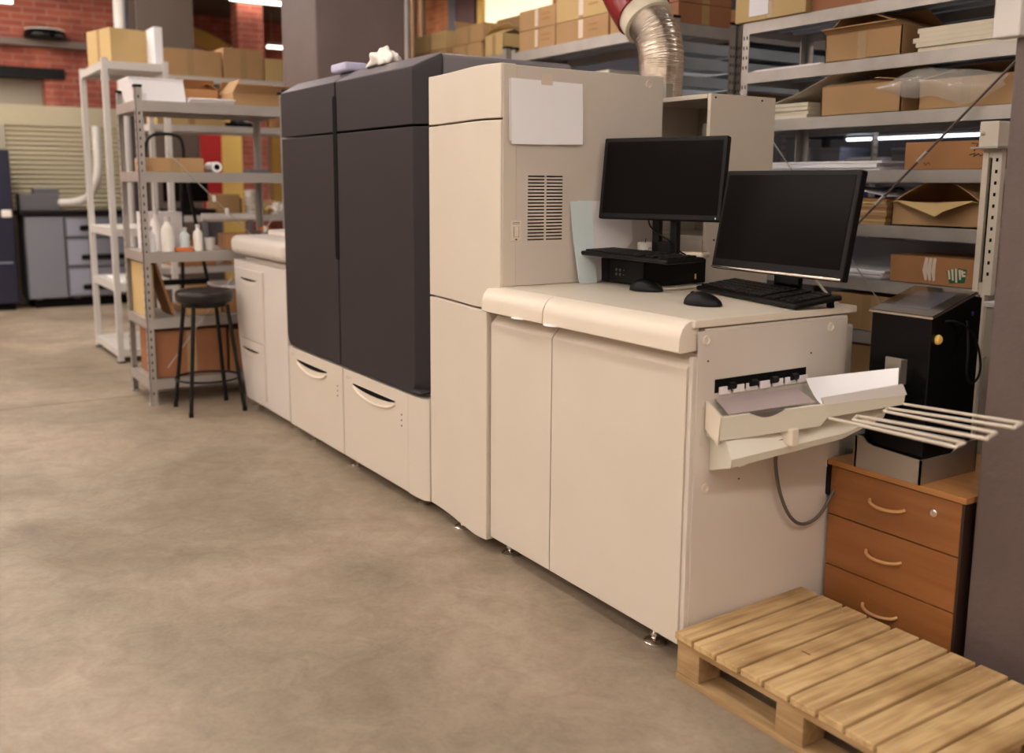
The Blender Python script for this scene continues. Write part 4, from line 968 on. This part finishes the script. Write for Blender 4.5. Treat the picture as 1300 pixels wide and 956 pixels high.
t = thing('strip_lamp', 'bright white strip lamp under the top shelf of the dim rear rack', 'lamp', (-1.75, 3.95, 1.74))
B(-2.65, -.85, 3.93, 3.97, 1.752, 1.772, bev=.003).build('housing', M['white'], t); B(-2.63, -.87, 3.932, 3.968, 1.735, 1.752, bev=.004).build('diffuser', mat('strip_glow', (1, 1, 1), .5, emit=(.8, .88, 1.), estr=1.0), t)

# ------------------------------------------------------------------ stool
s = thing('bar_stool', 'black bar stool with a round padded seat in front of the grey rack', 'stool', (-4.07, -.235, 0))
MB().lathe((-4.07, -.235, .68), [(.135, 0), (.160, .004), (.172, .018), (.176, .045), (.172, .066), (.155, .078), (.10, .083), (.02, .085)], 40).build('seat', M['leather'], s, ang=60)
MB().lathe((-4.07, -.235, .655), [(.13, 0), (.13, .025)], 32).build('seat_ring', M['stool'], s)
feet = [(-3.89, -.395), (-3.905, -.06), (-4.235, -.40), (-4.25, -.075)]
for (fx, fy) in feet:
    tx = -4.07 + (fx + 4.07) * .62; ty = -.235 + (fy + .235) * .62
    lg = MB().tube([(fx, fy, .012), ((fx + tx) / 2, (fy + ty) / 2, .34), (tx, ty, .67)], .0125, 12).build('leg', M['stool'], s)
    MB().cyl((fx, fy, 0), (fx, fy, .03), .015, n=12).build('rubber_foot', M['black'], lg)
MB().tube([(-4.07 + .195 * math.cos(2 * PI * k / 36), -.235 + .195 * math.sin(2 * PI * k / 36), .205) for k in range(36)], .007, 8, closed=True).build('foot_ring', M['stool'], s)

# ------------------------------------------------------------------ grey rack on the left
GL = [.165, .555, .975, 1.475, 1.905]
RXR = R(1.3)
gk = rack('grey perforated steel rack behind the bar stool, crowded with cartons and bottles', -4.89, -4.33, -.53, .42, 1.985, GL, mtl='grey_rack', deck='steel', face='x', beam=.062, pw=.042)
# diagonal braces with couplings
q = thing('rack_brace', 'pair of thin diagonal brace rods across the grey perforated rack', 'brace', (-4.31, 0, .5))
MB().tube([(-4.315, -.36, 1.60), (-4.315, 0, 1.23), (-4.315, .40, .83)], .0032, 8).build('rod', M['steel'], q)
MB().tube([(-4.315, .34, 1.23), (-4.315, .0, .78), (-4.315, -.42, .24)], .0032, 8).build('rod', M['steel'], q)
for p_ in ((-4.315, -.08, 1.312), (-4.315, .0, 1.23), (-4.315, .25, 1.11)): MB().lathe(p_, [(.012, -.02), (.014, 0), (.012, .02)], 12).build('coupling', M['white'], q)
t = thing('flat_white_box', 'flat white cardboard box on top of the grey rack', 'box', (-4.6, -.37, 1.906))
m = MB(); m.prism([(-.50, 1.907), (-.545, 2.045), (-.215, 2.045), (-.20, 1.907)], 'x', -4.72, -4.42); m.build('box_body', M['paper_w'], t)
MB().prism([(-.545, 2.046), (-.545, 2.052), (-.213, 2.052), (-.213, 2.046)], 'x', -4.725, -4.415).build('lid', M['paper_w'], t)
carton('shallow open carton with loose flaps on top of the grey rack by the charcoal press', -4.86, .125, 1.907, .36, .36, .09, 'card', tape=False, flaps={'r': (150, .10), 'l': (35, .15), 'f': (60, .1), 'b': (35, .1)})
paper_stack('thin pile of printed sheets between the white box and the open carton', -4.72, -4.40, -.19, .10, 1.907, 3, .012, 'paper')
carton('dark brown open carton at the back of the top of the grey rack', -4.87, -.16, 1.907, .14, .26, .12, 'card_o', tape=False, flaps={'l': (60, .08), 'b': (30, .08)})
c = carton_x('long low open brown carton on the upper shelf of the grey rack', -4.39, -.475, .36, .30, 1.477, .088, 'card')
t = thing('paper_roll', 'white paper roll with a dark hollow core beside the low brown carton', 'roll', (-4.45, -.03, 1.52))
MB().lathe((-4.62, -.03, 1.512), [(.020, 0), (.034, .05), (.034, .22), (.018, .222), (.018, .10)], 24, 'X').build('roll', M['paper_w'], t)
MB().lathe((-4.40, -.03, 1.512), [(.0178, 0), (.0178, .0035), (.002, .004)], 20, 'X').build('core', M['seam'], t)
tag(B(-4.60, -4.42, .20, .33, 1.477, 1.50, bev=.004).build('grey_pad', M['grey_md']), 'small dark pad on the upper shelf of the grey rack by the press', 'pad')
# clutter on the middle shelf
def bottle(x, y, h, r, q, lb, cat='bottle', name='bottle'):
    t = thing(name, lb, cat, (x, y, .976))
    MB().lathe((x, y, .9765), [(r * .95, 0), (r, .006), (r, h * .62), (r * .85, h * .72), (r * .42, h * .80), (r * .40, h * .88)], 24).build('bottle_body', M[q], t, ang=50)
    MB().cyl((x, y, .9765 + h * .87), (x, y, .9765 + h), r * .48, n=18).build('cap', M['white'], t); return t
bottle(-4.40, -.47, .16, .035, 'paper_w', 'squat white bottle right beside the perforated front post of the grey rack')
bottle(-4.52, -.40, .27, .035, 'paper', 'tallest pale bottle on the middle shelf of the grey rack')
bottle(-4.40, -.36, .22, .04, 'wax', 'broad white bottle on the middle shelf of the grey rack, nearest the front edge')
bottle(-4.42, -.25, .15, .032, 'ltblue', 'small pale bluish bottle on the middle shelf of the grey rack')
bottle(-4.40, -.17, .17, .03, 'wax', 'slim white bottle between the bluish bottle and the brown carton')
tag(B(-4.45, -4.37, -.32, -.21, .977, 1.0, bev=.004).build('orange_case', M['orange']), 'flat orange case lying among the bottles on the grey rack', 'case')
tag(MB().lathe((-4.42, -.09, .9765), [(.028, 0), (.036, .08), (.036, .082), (.033, .082), (.026, .006)], 24).build('cup', M['white']), 'white cup at the end of the bottle row on the grey rack', 'cup')
tag(B(-4.85, -4.65, -.45, -.2, .977, 1.22, bev=.004).build('pale_panel', M['paper']), 'pale upright panel behind the bottles on the grey rack', 'panel')
carton('small brown carton behind the diagonal rod on the middle shelf', -4.62, .02, .977, .2, .17, .10, 'card_o')
tag(MB().cyl((-4.48, -.12, 1.19), (-4.48, .23, 1.185), .026, n=20).build('white_tube', M['white']), 'horizontal white tube across the middle of the grey rack', 'tube')
t = thing('tube_cradle', 'dark cradle under the horizontal white tube', 'stand', (-4.48, .05, .98))
for y in (-.10, .2): B(-4.51, -4.45, y - .012, y + .012, .977, 1.163, bev=.003).build('upright', M['grey_md'], t)
tag(B(-4.55, -4.40, .25, .36, .977, 1.09, bev=.006).build('mauve_box', M['pillar2']), 'small mauve box beside the white tube on the grey rack', 'box')
tag(B(-4.48, -4.38, .26, .30, 1.092, 1.12, bev=.006).build('red_eraser', M['orange']), 'tiny orange block on the mauve box', 'block')
# shelf .555: upright tan board, leaning board, white things
tag(B(-4.86, -4.36, -.500, -.470, .557, .90, bev=.003).build('tan_board', M['card_y']), 'tall tan board standing upright at the end of the low shelf', 'board')
tag(MB().loft([[(-4.75, -.34, .557), (-4.45, -.34, .557), (-4.45, -.325, .557), (-4.75, -.325, .557)], [(-4.75, -.44, .90), (-4.45, -.44, .90), (-4.45, -.425, .90), (-4.75, -.425, .90)]]).build('brown_board', M['card_o']), 'brown board leaning behind the tan board', 'board')
carton('brown carton on the low shelf behind the stool seat', -4.75, -.02, .557, .32, .33, .15, 'card_o')
tag(B(-4.80, -4.40, -.26, -.04, .557, .60, bev=.003).build('wooden_tray', M['card']), 'flat wooden tray on the low shelf of the grey rack', 'tray')
tag(B(-4.78, -4.45, -.02, .30, .712, .735, bev=.003).build('white_cover', M['paper_w']), 'white cover lying on the brown carton behind the stool', 'lid')
carton_x('big brown carton on the bottom shelf of the grey rack behind the stool legs', -4.37, -.48, .46, .42, .168, .30, 'card_r')
carton_x('darker carton beside the big brown one on the bottom shelf', -4.37, .0, .34, .42, .168, .28, 'card_o')

# tubular frame behind
q = thing('tubular_frame', 'black tubular frame with a rounded top loop rising behind the grey rack', 'stand', (-5.4, -.1, 0))
MB().tube(smooth([(-5.4, -.255, 1.40), (-5.4, -.252, 1.60), (-5.4, -.235, 1.70), (-5.4, -.18, 1.75), (-5.4, -.06, 1.755), (-5.4, -.0, 1.73), (-5.4, .02, 1.66), (-5.4, .02, 1.55)]), .012, 10).build('loop', M['stool'], q)
for (a, c) in (((-.255, 1.40), (-.255, .0)), ((.0, 1.55), (-.05, .0)), ((.02, 1.55), (.26, .0))): MB().tube([(-5.4, a[0], a[1]), (-5.4, (a[0] + c[0]) / 2, (a[1] + c[1]) / 2), (-5.4, c[0], c[1])], .013, 10).build('leg', M['stool'], q)
B(-5.42, -5.38, -.255, .15, .66, .70).build('crossbar', M['stool'], q)

# ------------------------------------------------------------------ white racks
def white_rack(label, x0, x1, y0, y1, ztop, lv):
    t = thing('white_shelf_unit', label, 'shelf', ((x0 + x1) / 2, (y0 + y1) / 2, 0)); w = .045
    for (x, y) in ((x0, y0), (x1 - w, y0), (x0, y1 - w), (x1 - w, y1 - w)):
        po = B(x, x + w, y, y + w, .01, ztop, bev=.003).build('post', M['white'], t); B(x - .003, x + w + .003, y - .003, y + w + .003, 0, .012).build('post_foot', M['black'], po)
    for z in lv:
        m = MB(); m.box(x0 + .01, x1 - .01, y0 + .01, y1 - .01, z - .012, z); sh = m.build('shelf', M['white'], t)
        m = MB(); m.box(x0 + w, x1 - w, y0 + .004, y0 + .03, z - .055, z + .003); m.build('beam', M['white'], sh)
        m = MB(); m.box(x0 + w, x1 - w, y1 - .03, y1 - .004, z - .055, z + .003); m.build('beam', M['white'], sh)
        m = MB(); m.box(x1 - .03, x1 - .004, y0 + w, y1 - w, z - .055, z + .003); m.build('beam', M['white'], sh)
        m = MB(); m.box(x0 + .004, x0 + .03, y0 + w, y1 - w, z - .055, z + .003); m.build('beam', M['white'], sh)
    return t
white_rack('tall white shelving unit with one tan carton on top', -6.95, -5.99, -.40, .09, 2.335, [.10, .62, 1.05, 2.31])
white_rack('long white shelving unit in the distance carrying a row of cartons', -7.85, -7.3, .22, 2.1, 2.40, [.16, .62, 1.10, 1.93, 2.37])
carton('large tan carton on top of the tall white shelving unit', -6.75, -.325, 2.312, .42, .36, .29, 'card_y', rz=R(14))
tag(B(-6.40, -6.12, .02, .085, 2.312, 2.61, bev=.004).build('white_carton', M['paper_w']), 'narrow white box beside the large tan carton on the white unit', 'box')
carton_x('wide tan carton nearest the white box on the long white unit', -7.34, .34, .57, .45, 2.373, .24, 'card')
carton_x('square tan carton in the middle of the row on the long white unit', -7.33, .925, .38, .45, 2.373, .28, 'card')
carton_x('short carton by the pillar on the long white unit', -7.33, 1.32, .42, .45, 2.373, .21, 'card_y')
carton_x('large tan carton on the second shelf of the long white unit', -7.34, .30, .62, .42, 1.933, .28, 'card_y')
carton_x('dark carton under the top of the long white unit', -7.34, 1.50, .34, .42, 1.933, .22, 'card_o')
lump('dark_glove', (-7.5, 1.12, 1.932), (.09, .16, .05), M['black'], 'dark crumpled glove on the second shelf of the long white unit', 'glove')
tag(B(-7.72, -7.36, .82, 1.04, 1.103, 1.30, bev=.004).build('tan_carton', M['card']), 'tan carton on the table-height shelf under the red banner', 'box')
t = thing('spindle_stand', 'stack of white ring spools on the table-height shelf beside the tan carton', 'spool', (-7.45, 1.17, 1.103))
for k in range(6): MB().lathe((-7.45, 1.17, 1.103 + k * .04), [(.05 + .012 * (k == 0), 0), (.055 + .012 * (k == 0), .01), (.055, .03), (.045, .038)], 20).build('spool', M['wax'], t)
for k, (y, z, a, q, lb) in enumerate(((1.3, 1.103, .07, 'card_y', 'crumpled tan packing'), (1.45, 1.103, .08, 'wax', 'crumpled white packing'), (1.62, 1.103, .06, 'orange', 'small orange bag'))):
    lump('packing_paper', (-7.45, y, z), (.09, .10, a), M[q], lb + ' on the table-height shelf of the long white unit', 'packing')
tag(B(-7.8, -7.35, .30, .80, 1.103, 1.16, bev=.003).build('black_tray', M['black']), 'flat black tray on the table-height shelf of the long white unit', 'tray')
t = thing('dark_monitor', 'black monitor on the table-height shelf behind the grey rack', 'monitor', (-7.5, .56, 1.163))
B(-7.53, -7.50, .36, .78, 1.23, 1.50, bev=.006).build('screen', M['black_gloss'], t); B(-7.54, -7.49, .53, .61, 1.165, 1.26).build('stand_neck', M['black'], t); B(-7.6, -7.45, .47, .67, 1.163, 1.172).build('stand_base', M['black'], t)
carton('brown carton on the low shelf of the long white unit', -7.8, .40, .622, .4, .4, .25, 'card_o'); carton('tan carton on the low shelf of the long white unit', -7.8, .95, .622, .4, .4, .22, 'card')
carton('pale carton on the bottom shelf of the long white unit', -7.8, .5, .162, .4, .5, .28, 'card_y')
tag(B(-6.7, -6.1, -.32, .0, .622, .635).build('white_sheet', M['paper_w']), 'white sheet on the lower shelf of the tall white unit', 'paper')

# ------------------------------------------------------------------ far hall
b = thing('red_banner', 'red vertical banner standing in the far hall', 'banner', (-11.6, 1.92, 0))
m = MB(); m.loft([[(-11.6, 1.83, 2.45), (-11.585, 1.83, 2.45), (-11.585, 2.14, 2.45), (-11.6, 2.14, 2.45)], [(-11.6, 1.86, 1.05), (-11.585, 1.86, 1.05), (-11.585, 2.12, 1.05), (-11.6, 2.12, 1.05)]]); m.build('banner_cloth', M['red'], b)
B(-11.7, -11.5, 1.83, 2.15, .95, 1.05, bev=.02).build('cassette', M['wax'], b); B(-11.65, -11.55, 1.9, 2.1, 0, .95).build('banner_stand', M['grey_md'], b)
tag(B(-11.9, -11.85, 2.16, 2.50, 0, 2.6).build('yellow_panel', M['yellow2']), 'tall yellow panel beside the red banner', 'panel')
tag(B(-12.0, -11.95, 1.25, 1.80, 0, 2.2).build('grey_partition', M['grey_md']), 'dark grey panel on the other side of the red banner', 'panel')
tag(B(-12.4, -12.1, 2.58, 2.95, 0, 4.35).build('brick_pier', M['brick']), 'narrow brick pier beyond the yellow panel', 'pier')
b = thing('far_bench', 'long wooden workbench in the far hall under the banners', 'table', (-10.4, 2.2, 0))
B(-10.8, -10.0, 1.4, 3.4, .96, 1.0, bev=.004).build('bench_top', M['card'], b)
for (x, y) in ((-10.75, 1.45), (-10.1, 1.45), (-10.75, 3.3), (-10.1, 3.3)): B(x, x + .06, y, y + .06, 0, .96).build('leg', M['grey_md'], b)
for (x, yy, h, q, lb) in ((-10.4, 1.6, .22, 'black', 'black box'), (-10.4, 2.1, .18, 'card', 'tan box'), (-10.4, 2.6, .25, 'red', 'red box')):
    tag(B(x, x + .3, yy, yy + .32, 1.001, 1.001 + h, bev=.01).build('small_box', M[q]), lb + ' on the far wooden workbench', 'box')

# shutter cabinet
s = thing('shutter_cabinet', 'beige roller shutter cabinet against the red brick wall', 'cabinet', (-10.85, .1, 0))
B(-11.09, -10.62, -.80, 1.05, 0, 2.26).build('carcase', M['beige'], s)
B(-10.64, -10.58, -.80, 1.05, 2.04, 2.27, bev=.006).build('header', M['slat'], s)
B(-10.63, -10.56, -.80, -.62, .9, 2.04, bev=.004).build('frame_side', M['beige'], s)
m = MB()
z = 1.04
while z < 2.03:
    m.prism([(-10.62, z), (-10.595, z + .006), (-10.585, z + .03), (-10.60, z + .05), (-10.62, z + .05)], 'y', -.62, 1.04); z += .0545
m.build('shutter', M['slat'], s, smooth=False)
# grey far machine
s = thing('grey_copier', 'blue-grey drawer machine with dark handles in front of the beige shutter', 'printer', (-10.25, .2, 0))
B(-10.54, -9.99, -.56, 1.3, .10, 1.03, bev=.01).build('body', M['grey_md'], s)
B(-10.55, -9.93, -.60, 1.32, 1.035, 1.085, bev=.01).build('top', M['black'], s)
B(-9.985, -9.95, -.55, -.16, .11, 1.02, bev=.012).build('side_panel', M['grey_m'], s)
for k, (z0, z1) in enumerate(((.79, 1.02), (.46, .78), (.12, .45))):
    d = B(-9.985, -9.945, -.14, 1.0, z0, z1 - .01, bev=.006).build('drawer', M['grey_m'], s)
    B(-9.945, -9.938, -.13, .08, z0 + .02, z1 - .03, bev=.002).build('bright_corner', M['grey_l'], d)
    B(-9.945, -9.915, -.0, .55, z0 + .07, z0 + .13, bev=.02, seg=3).build('handle', M['black'], d)
for y in (-.45, -.05, .8): MB().cyl((-10.05, y, 0), (-10.05, y, .10), .035, n=14).build('foot', M['steel'], s)
B(-10.5, -10.0, -.5, 1.25, .0, .09).build('plinth', M['seam'], s)
s = thing('navy_machine', 'dark navy machine cut off at the picture edge beside the blue-grey drawers', 'printer', (-10.3, -1.1, 0))
B(-10.55, -9.92, -1.7, -.66, .07, 1.75, bev=.02).build('body', M['navy'], s); B(-9.925, -9.91, -1.6, -.70, .52, .535).build('trim_strip', M['grey_l'], s); B(-10.5, -9.96, -1.65, -.7, 0, .08).build('plinth', M['seam'], s)
B(-9.93, -9.90, -.78, -.68, 1.02, 1.10, bev=.01).build('switch_box', M['wax'], s)
s = thing('dark_device', 'dark grey stepped device on the blue-grey drawer machine', 'device', (-10.2, -.37, 1.086))
B(-10.35, -10.05, -.58, -.17, 1.086, 1.27, bev=.01).build('lower_case', M['grey_md'], s); B(-10.35, -10.1, -.42, -.16, 1.27, 1.33, bev=.01).build('upper_case', M['grey_md'], s)
s = tag(MB().tube(smooth([(-10.05, -.16, 1.17), (-9.9, -.05, 1.18), (-9.7, .06, 1.23), (-9.5, .12, 1.38), (-9.45, .15, 1.60), (-9.45, .15, 2.0)]), .045, 14).build('white_hose', M['white']), 'thick white hose rising from the dark device', 'hose')
s = thing('black_dome', 'low black domed fixture with a bright rim on the brick wall ledge', 'fixture', (-11.0, -.08, 3.06))
MB().lathe((-10.98, -.08, 3.061), [(.22, 0), (.235, .03), (.22, .09), (.16, .13), (.06, .15)], 32).build('dome', M['black_gloss'], s, ang=60)
MB().tube([(-10.98 + .205 * math.cos(2 * PI * k / 30), -.08 + .205 * math.sin(2 * PI * k / 30), 3.165) for k in range(30)], .010, 8, closed=True).build('rim', M['wax'], s)
for k, (y, r, q, lb) in enumerate(((.40, .055, 'white', 'white vertical pipe against the brick beside the dark column'), (.50, .05, 'grey_md', 'grey vertical pipe touching the dark column'))):
    tag(MB().cyl((-9.1 - .25 * k, y - .02, 0), (-9.1 - .25 * k, y - .02, 4.34), r, n=16).build('vertical_pipe', M[q]), lb, 'pipe')

for o in list(COL.objects):
    if o.type == 'MESH' and o.data.polygons and o.data.polygons[0].use_smooth:
        wn = o.modifiers.new('weighted', 'WEIGHTED_NORMAL'); wn.keep_sharp = True; wn.weight = 60

# ------------------------------------------------------------------ world, camera
w = bpy.data.worlds.new('world'); S.world = w; w.use_nodes = True
w.node_tree.nodes['Background'].inputs['Color'].default_value = (1, .93, .85, 1); w.node_tree.nodes['Background'].inputs['Strength'].default_value = .3

cam = bpy.data.cameras.new('camera'); co = bpy.data.objects.new('camera', cam); COL.objects.link(co); S.camera = co
X = Vector((.5418395680925591, -.13783820101418257, .82910223301499)); Y = Vector((.8404550725818617, .08097158594009014, -.5357974180991952)); Z = Vector((.006719629505143005, .9871394190343734, .15972042439147605))
mw = Matrix((X, Y, Z)).to_4x4(); mw.translation = Vector((2.02187418, -1.89345828, 1.42)); co.matrix_world = mw
cam.sensor_width = 36; cam.lens = 36 * 1236 / 1300; cam.shift_y = -45 / 1300; cam.clip_end = 60; cam.clip_start = .05
cam.dof.use_dof = True; cam.dof.focus_distance = 3.4; cam.dof.aperture_fstop = 1.9

S.view_settings.view_transform = 'Standard'; S.view_settings.look = 'None'; S.view_settings.gamma = 1; S.view_settings.use_curve_mapping = False
S.view_settings.exposure = 1.95
